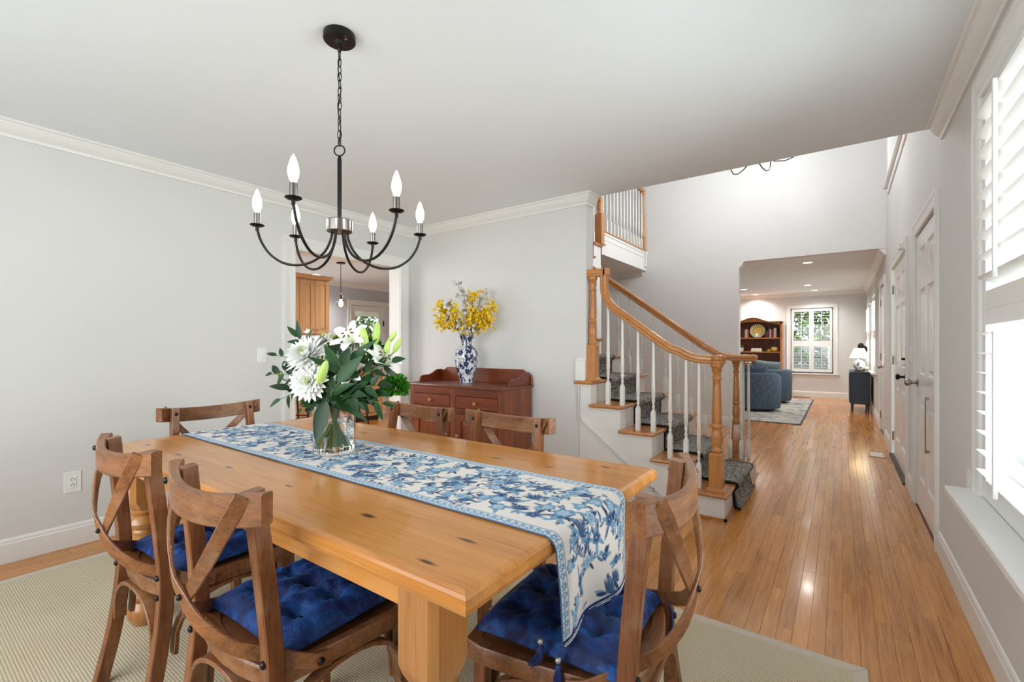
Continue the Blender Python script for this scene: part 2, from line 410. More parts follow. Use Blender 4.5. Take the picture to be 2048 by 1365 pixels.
# kitchen doorway
kd = st('trim_1', 'white cased doorway from the dining room to the kitchen')
casing(kd, XL, 1, 2.12, 3.266, 0, 2.03, .105)
casing(kd, XK, -1, 2.12, 3.266, 0, 2.03, .09)
obj('jamb', MB().box(XK, 3.262, 0, XL, 3.282, 2.03).box(XK, 2.104, 0, XL, 2.124, 2.03).box(XK, 2.1, 2.026, XL, 3.28, 2.046), 'trim', kd)

# six panel doors ------------------------------------------------------------
def panel_door(name, label, y0, y1, x, knob_y, hinge_y, H=2.03, lever=False, extras=None, gap=0):
    d = st(name, label)
    ya, yb = min(y0, y1), max(y0, y1); w = yb-ya; t = .035
    st_, mid = .115*w/.81, .10*w/.81
    cols = [(ya+st_, ya+w/2-mid/2), (ya+w/2+mid/2, yb-st_)]
    rws = [(.23, .80), (1.0, 1.62), (1.74, 1.92)]
    mb = MB(); us = [ya]+[q for c in cols for q in c]+[yb]; zs = [.012]+[q for r_ in rws for q in r_]+[H]
    for i in range(5):
        for j in range(7):
            hole = i in (1, 3) and j in (1, 3, 5)
            if not hole: mb.box(x, us[i], zs[j], x+t, us[i+1], zs[j+1])
    leaf = obj('leaf', mb, 'doorpaint', d)
    for c in cols:
        for r_ in rws:
            a, b, c0, c1 = c[0], c[1], r_[0], r_[1]
            rings = []
            for ins, dep in ((0, .001), (.012, .014), (.022, .014), (.045, .004)):
                rings.append([(x+dep, a+ins, c0+ins), (x+dep, b-ins, c0+ins), (x+dep, b-ins, c1-ins), (x+dep, a+ins, c1-ins)])
            m2 = MB().loft(rings, True, False); k = len(m2.v); m2.f.append((k-4, k-3, k-2, k-1))
            obj('panel', m2, 'doorpaint', leaf, smooth=None)
    kb = MB(); rot = Matrix.Rotation(-PI/2, 3, 'Y')
    kb.lathe([(.001, .001), (.028, .0), (.030, .006), (.012, .012), (.010, .035), (.022, .044), (.028, .058), (.026, .070), (.014, .078), (.001, .080)], (x, knob_y, .93), 20, rot=rot)
    obj('door_knob', kb, 'nickel', leaf, smooth=50)
    for hz in (.22, 1.05, 1.82):
        hm = MB().box(x-.006, hinge_y-.016, hz-.045, x+.004, hinge_y+.016, hz+.045); hm.tube([(x-.008, hinge_y, hz-.05), (x-.008, hinge_y, hz+.05)], .006, 8)
        obj('hinge', hm, 'nickel', d, smooth=40)
    return d, leaf
d1, leaf1 = panel_door('door_1', 'nearest white six panel door with a round knob', 3.74, 4.66, XR+.004, 4.60, 3.735)
casing(d1, XR, -1, 3.73, 4.67, 0, 2.045)
obj('jamb', MB().box(XR, 3.70, 0, XR+.15, 3.732, 2.06).box(XR, 4.668, 0, XR+.15, 4.70, 2.06).box(XR, 3.7, 2.04, XR+.15, 4.7, 2.07).box(XR+.06, 3.72, 0, XR+.15, 4.68, 2.05), 'trim', d1)
obj('pull_bar', MB().box(XR-.018, 4.045, .50, XR-.012, 4.065, .87).box(XR-.014, 4.05, .50, XR+.006, 4.06, .52).box(XR-.014, 4.05, .85, XR+.006, 4.06, .87), 'nickel', leaf1, bevel=.002, label='long grey bar fixed on the lower panel')
d2, leaf2 = panel_door('door_2', 'white front door with a dark lock plate and lever', 5.27, 6.52, XR+.004, 5.36, 6.56)
for ch in list(leaf2.children):
    if ch.name.startswith('door_knob'): bpy.data.objects.remove(ch)
lm = MB(); lm.box(XR-.004, 5.335, .86, XR+.006, 5.385, 1.16); lm.lathe([(.001, 0), (.022, .0), (.024, .005), (.010, .01), (.010, .035), (.024, .045), (.028, .058), (.020, .068), (.001, .070)], (XR-.002, 5.36, .93), 16, rot=Matrix.Rotation(-PI/2, 3, 'Y'))
lm.tube([(XR-.002, 5.36, 1.09), (XR-.03, 5.36, 1.09)], .012, 10)
obj('lock_plate', lm, 'metal_black', leaf2, smooth=40)
casing(d2, XR, -1, 5.25, 6.64, 0, 2.06)
obj('jamb', MB().box(XR, 5.22, 0, XR+.15, 5.252, 2.08).box(XR, 6.638, 0, XR+.15, 6.67, 2.08).box(XR, 5.22, 2.05, XR+.15, 6.67, 2.08), 'trim', d2)
obj('threshold', B(XR-.03, 5.24, 0, XR+.15, 6.64, .015), 'metal_black', d2, label='dark threshold strip')
obj('gap_pane', B(XR+.03, 6.575, .06, XR+.035, 6.635, 2.03), 'pane', d2, label='glass strip added for the bright gap beside the door leaf')  # pane added to make the bright strip at the hinge-side gap
obj('closer', B(XR-.045, 5.42, 2.085, XR-.0, 5.50, 2.135), 'trim', d2, bevel=.004, label='small white sensor box on the casing')
d3, leaf3 = panel_door('door_3', 'white six panel closet door beyond the living room opening', 7.73, 8.49, XR+.004, 7.80, 8.495)
casing(d3, XR, -1, 7.72, 8.50, 0, 2.045)
obj('jamb', B(XR+.06, 7.7, 0, XR+.15, 8.52, 2.06), 'trim', d3)

# windows with plantation shutters ---------------------------------------------
def louver(mb, axis, plane, n, u0, u1, z, chord, tilt, th=.009):
    """one elliptical slat running along u"""
    c, s = math.cos(tilt), math.sin(tilt); prof = []
    for k in range(8):
        a = 2*PI*k/8; px, pz = chord/2*math.cos(a), th/2*math.sin(a); prof.append((px*c-pz*s, px*s+pz*c))
    rings = []
    for u in (u0, u1):
        rings.append([((plane+n*a), u, z+b) if axis == 'X' else (u, plane+n*a, z+b) for a, b in prof])
    return mb.loft(rings)
def bx(mb, axis, plane, n, p0, p1, u0, u1, z0, z1):
    if axis == 'X': return mb.box(plane+n*p0, u0, z0, plane+n*p1, u1, z1)
    return mb.box(u0, plane+n*p0, z0, u1, plane+n*p1, z1)
def shutters(parent, axis, plane, n, u0, u1, z0, z1, zmid, npan, pitch=.0795, chord=.089, tilt=.3, stile=.05, rod=.045, near=True, off=0.0, tilt_up=None):
    """plantation shutter panels filling an opening in a wall plane"""
    w = (u1-u0)/npan
    for i in range(npan):
        for (a, b, tl) in ((z0, zmid, tilt), (zmid, z1, tilt if tilt_up is None else tilt_up)):
            ua, ub = u0+i*w+.002, u0+(i+1)*w-.002
            fr = MB()
            bx(fr, axis, plane, n, off-.014, off+.014, ua, ua+stile, a, b); bx(fr, axis, plane, n, off-.014, off+.014, ub-stile, ub, a, b)
            bx(fr, axis, plane, n, off-.0135, off+.0135, ua+stile, ub-stile, a, a+.075); bx(fr, axis, plane, n, off-.0135, off+.0135, ua+stile, ub-stile, b-.06, b)
            p = obj('shutter_panel', fr, 'shutter', parent, bevel=.002 if near else 0)
            nl = max(2, int(round((b-a-.14)/pitch))); mbs = MB()
            for k in range(nl):
                z = a+.075+(b-a-.135)*(k+.5)/nl
                if near:
                    obj('louver', louver(MB(), axis, plane+n*off, n, ua+stile+.002, ub-stile-.002, z, chord, tl), 'shutter', p, smooth=60)
                else: louver(mbs, axis, plane+n*off, n, ua+stile, ub-stile, z, chord, tl)
            if not near: obj('louvers', mbs, 'shutter', p, smooth=60, kind='stuff')
            rm = MB(); um = (ua+ub)/2; bx(rm, axis, plane, n, off+rod, off+rod+.012, um-.007, um+.007, a+.09, b-.09)
            obj('tilt_rod', rm, 'shutter', p, bevel=.002)
def win(name, label, axis, plane, n, u0, u1, z0, z1, cw=.085, sill=.07, depth=.15):
    o = st(name, label)
    casing(o, plane, n, u0, u1, z0, z1, cw, axis=axis)
    mb = MB(); bx(mb, axis, plane, n, -.15, sill, u0-cw-.03, u1+cw+.03, z0-.028, z0); obj('window_sill', mb, 'trim', o, bevel=.004)
    mb = MB(); bx(mb, axis, plane, n, 0, .016, u0-cw, u1+cw, z0-.10, z0-.028); obj('apron', mb, 'trim', o, bevel=.003)
    mb = MB()
    for (a, b, c, d) in ((u0, u0+.045, z0, z1), (u1-.045, u1, z0, z1), (u0, u1, z1-.045, z1), (u0, u1, z0, z0+.05), (u0, u1, (z0+z1)/2-.02, (z0+z1)/2+.02)):
        bx(mb, axis, plane, n, -.15, -.115, a, b, c, d)
    obj('sash', mb, 'trim', o)
    mb = MB(); bx(mb, axis, plane, n, -.134, -.130, u0+.04, u1-.04, z0+.04, z1-.04); obj('pane', mb, 'pane', o)
    return o
w1 = win('window_1', 'large dining room window with white plantation shutters', 'X', XR, -1, .98, 2.62, .60, 2.21, .09, .10)
shutters(w1, 'X', XR, -1, .985, 2.615, .603, 2.20, 1.35, 2, pitch=.0795, tilt=.16, tilt_up=.30, off=-.01, rod=.05, stile=.05)
w2 = win('window_2', 'high white foyer window above the front door', 'X', XR, -1, 5.36, 7.1, 3.14, 4.75, .09, .05)
w3 = win('window_3', 'nearer shuttered living room window beside the navy cabinet', 'X', XR, -1, 9.60, 10.55, .76, 2.08)
shutters(w3, 'X', XR, -1, 9.62, 10.53, .78, 2.06, 1.40, 2, near=False, tilt=-.3, off=-.01)
w4 = win('window_4', 'farther shuttered living room window in the corner', 'X', XR, -1, 11.45, 12.40, .76, 2.08)
shutters(w4, 'X', XR, -1, 11.47, 12.38, .78, 2.06, 1.40, 2, near=False, tilt=-.3, off=-.01)
w5 = win('window_5', 'shuttered window in the far wall with green shrubs outside', 'Y', YW, -1, -.99, -.15, .56, 2.09, .085)
shutters(w5, 'Y', YW, -1, -.97, -.17, .59, 2.07, 1.25, 2, near=False, pitch=.068, chord=.062, tilt=-.03, stile=.045, rod=.03, off=-.01)
w6 = win('added_window_6', 'unseen window added behind the viewer for fill light', 'Y', Y0, 1, -2.95, -.45, .62, 2.26)  # added out of view so the fill lamp can shine in
w7 = win('added_window_7', 'unseen kitchen window added for fill light', 'Y', .6, 1, -7.3, -5.1, .9, 2.2)  # added out of view to go with the kitchen fill lamp

# =================================================================== staircase
RISE, RUN = .184, .251
M['carpet'] = None
def carpet_mat():
    t = NT('stair_carpet'); v = t.coord('Object', (1, 1, 1))
    n1 = t.noise(v, 36, 3, .65, 3.0); vo = t.n('ShaderNodeTexVoronoi', feature='DISTANCE_TO_EDGE'); vo.inputs['Scale'].default_value = 26; t.l(v, vo.inputs['Vector'])
    base = t.ramp(n1, [(.44, lin((20, 24, 36))), (.50, lin((50, 70, 112))), (.55, lin((206, 198, 176)))])
    e = t.ramp(vo.outputs['Distance'], [(.03, (1, 1, 1)), (.09, (0, 0, 0))])
    col = t.mix(t.math('MULTIPLY', e, .6), base, lin((150, 146, 132)))
    t.setc(col); t.p(Roughness=.95); t.bump(t.noise(v, 220, 2), .5, .004); return t.m
M['carpet'] = carpet_mat()
M['carpet_edge'] = plain('black_carpet_binding', (24, 24, 26), .9)
stair = thing('staircase', 'oak and white staircase rising to the left out of the foyer', 'staircase', (0, 0, 0))
XN = lambda k: -.63-RUN*(k-1)          # nosing of tread k
YS0, YS1 = 3.43, 4.69                  # stringer faces
NT1 = 8
def bull(x0, x1, y0, y1, z1, t=.028):
    """tread with a rounded nose on the right and both ends"""
    e = .013; rings = []
    for ins, dz in ((.010, -t), (.003, -t+.004), (0, -t/2), (.003, -.004), (.010, 0)):
        rings.append([(x0, y0+ins, z1+dz), (x1-ins, y0+ins, z1+dz), (x1-ins, y1-ins, z1+dz), (x0, y1-ins, z1+dz)])
    return MB().loft(rings)
for k in range(1, NT1+1):
    xn = XN(k); z = RISE*k; xb = xn-RUN-.03; yn0 = YS0 if k < 6 else YB+.135
    if k == 1: o = obj('tread', bull(xb, xn+.0, YS0-.035, YS1+.22, z), 'oaky', stair)
    elif k == 5:
        o = obj('tread', bull(-1.70, xn, YS0-.032, YS1+.032, z), 'oaky', stair); obj('tread_return', bull(-1.80, -1.70, YS0-.032, YB-.001, z), 'oaky', o)
    else: o = obj('tread', bull(xb, xn, yn0-(.032 if k < 6 else 0), YS1+.032, z), 'oaky', stair)
    if k < 6: obj('cove', B(max(xb+.03, -1.78), YS0-.012, z-.042, xn-.02, YS0, z-.028), 'trim', o)
    obj('cove', B(xb+.03, YS1, z-.042, xn-.02, YS1+.012, z-.028), 'trim', o)
    obj('riser', B(xn-.045, yn0, z-RISE, xn-.025, YS1 if k > 1 else YS1+.19, z-.028), 'trim', stair)
    # white stringer face under this tread, near and far side
    xs_ = xn-RUN-.026
    obj('stringer', B(xs_, YS1-.02, 0, xn-.03, YS1-.001, z-.028), 'trim', stair)
XL1 = XN(NT1)-RUN
# near stringer: one stepped board down to the floor
sp_ = [(-1.712, 0), (XN(1)-.03, 0)]
for k in range(1, 6): sp_ += [(XN(k)-.03, RISE*k-.028), ((XN(k+1)-.03) if k < 5 else -1.712, RISE*k-.028)]
obj('stringer', MB().prism(sp_, 'Y', YS0+.001, YS0+.02), 'trim', stair)
ZL = RISE*(NT1+1)
obj('riser', B(XL1-.045, YB+.135, ZL-RISE, XL1-.025, YS1, ZL-.028), 'trim', stair)
obj('landing', B(XL+.1, YB+.13, ZL-.2, XL1, 4.66, ZL), 'oaky', stair)
# base shoe around the first step, wall panel mouldings
obj('shoe_moulding', MB().box(-.90, YS0-.016, 0, -.638, YS0, .018).box(-.655, YS0-.016, 0, -.638, YS1+.2, .018), 'oaky', stair, label='light oak strip along the foot of the first step')
# second flight, rising away from the viewer beside the passage
X2 = -2.66; RUN2 = (5.82-4.70)/5
for j in range(1, 6):
    z = ZL+RISE*j; yn = 4.68+RUN2*(j-1)
    o = obj('tread', MB().box(XL+.1, yn-.025, z-.028, X2+.03, yn+RUN2+.02, z), 'oaky', stair, bevel=.006)
    obj('stringer', B(X2-.02, yn, 1.2, X2, yn+RUN2, z-.028), 'trim', stair)
    obj('riser', B(XL+.1, yn, z-RISE, X2-.001, yn+.02, z-.028), 'trim', stair)
obj('riser', B(XL+.1, 5.80, ZU-RISE, X2-.001, 5.82, ZU-.028), 'trim', stair)
obj('stringer', B(X2-.02, 4.69, 0, X2-.001, 5.82, 2.3), 'trim', stair)

# panel moulding on the white panel under the stairs
pm = MB(); PM = [(-1.755, .88), (-1.755, .595), (-1.08, .085), (-1.70, .085)]
def molding_line(mb, pts, y, w=.026, t=.014):
    for (a, b) in zip(pts[:-1], pts[1:]):
        for off in (-w*.3, w*.3):
            d = Vector((b[0]-a[0], 0, b[1]-a[1])).normalized(); nrm = Vector((-d.z, 0, d.x))
            mb.bar(Vector((a[0], y, a[1]))+nrm*off, Vector((b[0], y, b[1]))+nrm*off, t*1.2, w*.28, up=nrm)
molding_line(pm, [(-1.755, .885), (-1.755, .60), (-1.05, .065)], YS0-.002)
obj('panel_moulding', pm, 'trim', stair)
pm = MB(); molding_line(pm, [(-1.75, .135), (-1.13, .135)], YS0-.002, .03); obj('panel_moulding', pm, 'trim', stair)
obj('wall_panel', B(-1.76, YS0+.003, 0, -1.712, YB, RISE*5-.028), 'trim', stair)
# half plinth where the wall lands on the fifth tread
obj('plinth_block', MB().box(-1.80, YB-.022, RISE*5, -1.712, YB+.145, RISE*5+.165).box(-1.795, YB-.014, RISE*5+.165, -1.708, YB+.14, RISE*5+.185), 'trim', stair, bevel=.004)

# turned newels and balusters
def newel(h, base=.30, w=.088, seg=20, top=True):
    """square base, turned vase and long taper"""
    mb = MB(); a = w/2
    mb.loft([[(-a-.018, -a-.018, 0), (a+.018, -a-.018, 0), (a+.018, a+.018, 0), (-a-.018, a+.018, 0)],
             [(-a-.018, -a-.018, .012), (a+.018, -a-.018, .012), (a+.018, a+.018, .012), (-a-.018, a+.018, .012)],
             [(-a, -a, .03), (a, -a, .03), (a, a, .03), (-a, a, .03)],
             [(-a, -a, base-.012), (a, -a, base-.012), (a, a, base-.012), (-a, a, base-.012)],
             [(-a*.8, -a*.8, base), (a*.8, -a*.8, base), (a*.8, a*.8, base), (-a*.8, a*.8, base)]])
    k = (h-base)
    pr = [(.80, 0), (.90, .008), (.92, .018), (.78, .028), (.68, .040), (.74, .062), (.86, .092), (.86, .120), (.74, .148), (.64, .164), (.68, .170), (.84, .178), (.86, .190), (.78, .200), (.68, .206), (.72, .212)]
    prof = [(r*a, base+z*.72/.72) for r, z in pr]
    zt = h-.115
    for i in range(1, 7):
        f = i/6; prof.append((a*(.78-.22*f), base+.215+(zt-base-.215)*f))
    for r, dz in ((.58, .002), (.74, .008), (.74, .018), (.58, .026), (.60, .048), (.72, .066), (.84, .074), (.64, .082), (.86, .092), (.98, .100), (.98, .115)):
        prof.append((r*a, zt+dz))
    mb.lathe(prof, (0, 0, 0), seg); return mb
def baluster(h, base=.165, w=.032):
    mb = MB(); a = w/2
    mb.loft([[(-a, -a, 0), (a, -a, 0), (a, a, 0), (-a, a, 0)], [(-a, -a, base-.02), (a, -a, base-.02), (a, a, base-.02), (-a, a, base-.02)],
             [(-a*.55, -a*.55, base), (a*.55, -a*.55, base), (a*.55, a*.55, base), (-a*.55, a*.55, base)]])
    prof = [(.55, 0), (.62, .006), (.50, .012), (.74, .02), (.74, .028), (.52, .034), (.56, .05), (.80, .066), (.86, .074), (.62, .082), (.78, .09), (.78, .096)]
    prof = [(r*a, base+z) for r, z in prof]
    n = 5
    for i in range(n+1): prof.append((a*(.95-.38*i/n), base+.10+(h-base-.10)*i/n))
    mb.lathe(prof, (0, 0, 0), 10, caps=True); return mb
def rail_top(x):
    """top of the handrail along the first flight"""
    s = RISE/RUN
    return max(1.150, 1.201+s*(-x-1.023)) if x < -.93 else 1.150
def near_top(x): 
    return 1.15 if x > -.93 else 1.201+RISE/RUN*(-x-1.023)
YR, YRF = 3.49, 4.63
RAIL = [(-.030, -.030), (-.022, -.038), (.022, -.038), (.030, -.030), (.026, -.018), (.033, -.008), (.033, .006), (.024, .018), (.010, .024), (-.010, .024), (-.024, .018), (-.033, .006), (-.033, -.008), (-.026, -.018)]
ss = RISE/RUN
def fl(x, off=0): return 1.201-.024+ss*(-x-1.023)+off
# near handrail: level cap, easing, slope, gooseneck and level return to the upper newel
pth = [(-.67, 1.122), (-.80, 1.120), (-.88, 1.124), (-.94, 1.145), (-1.0, 1.178+.0)]
pth = [(-.705, 1.118), (-.78, 1.118), (-.85, 1.124), (-.91, 1.142), (-.97, 1.176), (-1.03, 1.214-.02)]
pth += [(x, 1.182+ss*(-x-1.023)) for x in (-1.1, -1.2, -1.3, -1.4, -1.47)]
pth += [(-1.512, 1.552), (-1.54, 1.595), (-1.556, 1.645), (-1.560, 1.70), (-1.560, 1.83)]
ups = []
P3 = [(x, YR, z) for x, z in pth]
for i in range(len(P3)):
    d = Vector(P3[min(i+1, len(P3)-1)])-Vector(P3[max(i-1, 0)]); d.normalize(); ups.append(tuple(d.cross(Vector((0, 1, 0)))*1.0))
ups = [tuple(Vector(u)*(1 if u[2] > 0 or abs(u[2]) < .2 else -1)) for u in ups]
ups = [(abs(u[0]), 0, abs(u[2])) for u in ups]
hr = obj('handrail', MB().sweep(P3, RAIL, ups), 'oak', stair, smooth=35)
obj('rail_cap', MB().box(-1.72, YR-.033, 1.775, -1.527, YR+.033, 1.836), 'oak', hr, bevel=.006)
obj('rail_cap', MB().lathe([(.045, -.038), (.05, -.03), (.046, -.018), (.054, -.006), (.054, .008), (.045, .02), (.02, .026), (.001, .027)], (-.705, YR, 1.118), 20), 'oak', hr, smooth=40)
# near newels
nb = newel(1.118-.038-RISE, .27); obj('newel_post', nb, 'oakz', stair, smooth=35, loc=(-.715, YR, RISE))
obj('newel_post', newel(1.775-RISE*5, .30, .078), 'oakz', stair, smooth=35, loc=(-1.672, YR, RISE*5))
# near balusters: two to a tread
for x, k in ((-.835, 1), (-.925, 2), (-1.04, 2), (-1.166, 3), (-1.287, 3), (-1.414, 4), (-1.535, 4)):
    zt = (1.085 if x > -.9 else fl(x)-.034*1.2)
    if x > -.95: zt = 1.12
    obj('baluster', baluster(zt-RISE*k, .165+(.0 if x in (-.925, -1.166, -1.414) else .02)), 'white_spindle', stair, smooth=35, loc=(x, YR, RISE*k))
# far handrail ends in a level turnout over a ring of spindles
pth = [(-.70, 1.105), (-.78, 1.105), (-.86, 1.112), (-.93, 1.135), (-.99, 1.172)]+[(x, 1.182+ss*(-x-1.023)) for x in (-1.06, -1.2, -1.5, -1.8, -2.1, -2.4, -2.62)]
P3 = [(-.66, YRF+.095, 1.105), (-.645, YRF+.06, 1.105), (-.655, YRF+.02, 1.105)]+[(x, YRF, z) for x, z in pth]
hr2 = obj('handrail', MB().sweep(P3, RAIL, (0, 0, 1)), 'oak', stair, smooth=35)
obj('volute', MB().lathe([(.050, -.038), (.056, -.030), (.052, -.018), (.060, -.006), (.060, .008), (.050, .02), (.02, .025), (.001, .026)], (-.72, YRF+.09, 1.105), 20), 'oak', hr2, smooth=40)
obj('newel_post', newel(1.105-.038-RISE, .31, .075), 'oakz', stair, smooth=35, loc=(-.79, YRF+.04, RISE))
for (x, y) in ((-.825, YRF-.035), (-.735, YRF-.03), (-.69, YRF+.06), (-.745, YRF+.13)):
    obj('baluster', baluster(1.068-RISE, .17), 'white_spindle', stair, smooth=35, loc=(x, y, RISE))
for k in range(2, NT1+1):
    for dx in (.045, .17):
        x = XN(k)-dx
        if -2.6 < x:
            zt = fl(x)-.04; zt = max(zt, 1.07)
            obj('baluster', baluster(zt-RISE*k, .165+(.02 if dx > .1 else 0)), 'white_spindle', stair, smooth=35, loc=(x, YRF, RISE*k))
obj('newel_post', newel(1.1, .30, .078), 'oakz', stair, smooth=35, loc=(-2.70, YRF+.03, ZL))
# spindles and newel of the upper flight
for j in range(1, 6):
    for f in (.25, .75):
        y = 4.68+RUN2*(j-1+f)
        if not (j == 5 and f > .5): obj('baluster', baluster(.86 if f < .5 else .94, .17), 'white_spindle', stair, smooth=35, loc=(X2-.03, y, ZL+RISE*j))

# carpet strip up the middle
cp = thing('stair_runner', 'patterned navy and cream carpet strip bound in black running up the stairs', 'carpet')
def carpet_strip(y0, y1, mat, name, parent, t=.010, zoff=0):
    pts = []
    pts.append((-.60, .004)); pts.append((-.63, .02)); pts.append((-.648, RISE-.06))
    for k in range(1, NT1+1):
        xn = XN(k); z = RISE*k
        if k > 1: pts.append((xn-.022, z-RISE+.012)); pts.append((xn-.022, z-.05))
        pts += [(xn-.004, z-.034), (xn+.010, z-.022), (xn+.014, z-.006), (xn+.006, z+.008), (xn-.012, z+.011)]
        pts.append((xn-RUN+.0, z+.011))
    n = len(pts); rings = []
    for y in (y0, y1):
        rings.append([(x, y, z+zoff) for x, z in pts])
    mb = MB(); m = 12
    ys = [y0+(y1-y0)*i/m for i in range(m+1)] if y1-y0 > .1 else [y0, y1]
    g = []
    for y in ys: g.append([(x, y, z+zoff) for x, z in pts])
    k0 = 0
    for r in g: mb.v += r
    for i in range(len(g)-1):
        for j in range(n-1):
            a = i*n+j; mb.f.append((a, a+1, a+n+1, a+n))
    o = obj(name, mb, mat, parent, smooth=80); md = o.modifiers.new('thick', 'SOLIDIFY'); md.thickness = t; md.offset = 0; return o
carpet_strip(3.735, 4.395, 'carpet', 'pile', cp)
carpet_strip(3.715, 3.737, 'carpet_edge', 'binding', cp, .012)
carpet_strip(4.393, 4.415, 'carpet_edge', 'binding', cp, .012)

# ------------------------------------------------------------------- balcony
bal = thing('balcony', 'upper hall balcony with white spindles and oak rail over the foyer', 'balcony')
YB0 = 5.83
obj('deck', B(XK-.4, YB0, HC, X2-.005, YF, ZU), 'trim', bal)
obj('nosing', B(X2-.09, YB0-.02, ZU-.0, X2+.03, YF, ZU+.026), 'oaky', bal, bevel=.005)
obj('fascia', MB().box(X2-.005, YB0-.01, HC-.005, X2+.012, YF-.0, ZU).box(X2+.012, YB0-.01, ZU-.10, X2+.018, YF, ZU-.085).box(X2+.012, YB0-.01, ZU-.03, X2+.022, YF, ZU), 'trim', bal)
HB = 1.0
for i in range(13):
    y = YB0+.10+(YF-YB0-.20)*i/12
    obj('baluster', baluster(HB-.05, .20, .034), 'white_spindle', bal, smooth=35, loc=(X2-.03, y, ZU+.026))
obj('newel_post', newel(HB+.30, .42, .098), 'oakz', bal, smooth=35, loc=(X2-.02, YB0-.02, ZU-RISE))
obj('newel_post', newel(HB-.02, .24, .075), 'oakz', bal, smooth=35, loc=(X2-.03, YF-.05, ZU+.02))
obj('drop_finial', MB().lathe([(.001, -.26), (.016, -.25), (.022, -.235), (.012, -.22), (.016, -.08), (.028, -.03), (.028, 0)], (X2+.03, YF-.06, ZU), 12), 'trim', bal, smooth=40)
obj('handrail', MB().sweep([(X2-.03, YB0, ZU+HB+.03), (X2-.03, YF-.01, ZU+HB+.03)], RAIL), 'oaky', bal, smooth=35)
# foyer chandelier whose lower scrolls show under the ceiling edge
fc = thing('foyer_chandelier', 'wire scroll chandelier hanging high in the foyer', 'chandelier', (-.80, 5.85, 0))
obj('rod', MB().tube([(0, 0, 3.35), (0, 0, H2)], .008, 8), 'metal_black', fc)
obj('hub', MB().lathe([(.001, 3.32), (.05, 3.33), (.05, 3.37), (.001, 3.38)], seg=14), 'metal_black', fc, smooth=40)
for k in range(6):
    a = k*PI/3+.25; ca, sa = math.cos(a), math.sin(a)
    pts = [(.03, 3.36), (.10, 3.31), (.20, 3.272), (.30, 3.262), (.38, 3.29), (.42, 3.35), (.43, 3.42)]
    ar = obj('arm', MB().tube([(r*ca, r*sa, z) for r, z in pts], .006, 6), 'metal_black', fc, smooth=60)
    if k % 2: ld = bpy.data.lights.new('foyer_bulb', 'POINT'); ld.energy = 11.5; ld.color = (1, 1, 1); ld.shadow_soft_size = .06; lo = bpy.data.objects.new('foyer_bulb', ld); COL.objects.link(lo); lo.location = (-.80+.43*ca, 5.85+.43*sa, 3.56)
    obj('candle', MB().lathe([(.001, 3.42), (.03, 3.42), (.03, 3.425), (.010, 3.43), (.010, 3.50), (.001, 3.50)], (.43*ca, .43*sa, 0), 10), 'metal_black', ar, smooth=40)

# =================================================================== rugs
def sisal():
    t = NT('woven_sisal')
    v = t.coord('Object', (1, 1, 1), rot=(0, 0, 0))
    # basket weave: alternating bright lozenges with dark gaps
    sx = t.n('ShaderNodeSeparateXYZ'); t.l(v, sx.inputs[0])
    px, py = .0122, .0096
    row = t.math('FLOOR', t.math('DIVIDE', sx.outputs[1], py))
    odd = t.math('MULTIPLY', t.math('MODULO', t.math('ABSOLUTE', row), 2), .5)
    u = t.math('FRACT', t.math('ADD', t.math('DIVIDE', sx.outputs[0], px), odd)); w = t.math('FRACT', t.math('DIVIDE', sx.outputs[1], py))
    du = t.math('ABSOLUTE', t.math('SUBTRACT', u, .5)); dw = t.math('ABSOLUTE', t.math('SUBTRACT', w, .5))
    h = t.math('SUBTRACT', 1, t.math('SQRT', t.math('ADD', t.math('POWER', t.math('MULTIPLY', du, 1.28), 2), t.math('POWER', t.math('MULTIPLY', dw, 1.28), 2)))); h.node.use_clamp = True
    nn = t.noise(v, 3, 2)
    hi = t.mix(nn, lin((206, 193, 164)), lin((220, 209, 184)))
    col = t.ramp(h, [(.16, lin((96, 82, 60))), (.27, lin((182, 168, 140))), (.42, (1, 1, 1))])
    col = t.mix(1.0, hi, col, 'MULTIPLY')
    t.setc(col); t.p(Roughness=.9); t.bump(h, .6, .003); return t.m
M['sisal'] = sisal()
M['rug_border'] = plain('beige_rug_binding', (206, 194, 178), .85, var=.03, scale=20, bump=.2)
rug = thing('area_rug', 'cream woven sisal rug with beige binding under the dining table', 'rug', (0, 0, 0))
RX0, RX1, RY0, RY1 = -3.48, .08, -.55, 2.155; bw = .045
obj('weave', B(RX0+bw, RY0+bw, .0005, RX1-bw, RY1-bw, .010), 'sisal', rug)
for i, (a, b) in enumerate((((RX0, RY0), (RX1, RY0)), ((RX1, RY0), (RX1, RY1)), ((RX1, RY1), (RX0, RY1)), ((RX0, RY1), (RX0, RY0)))):
    a, b = Vector((*a, 0)), Vector((*b, 0)); d = (b-a).normalized(); n = Vector((-d.y, d.x, 0))
    pts = [a, b, b-d*bw+n*bw, a+d*bw+n*bw]
    obj('binding', MB().loft([[(p.x, p.y, .0005) for p in pts], [(p.x, p.y, .0115) for p in pts]]), 'rug_border', rug, bevel=.002)

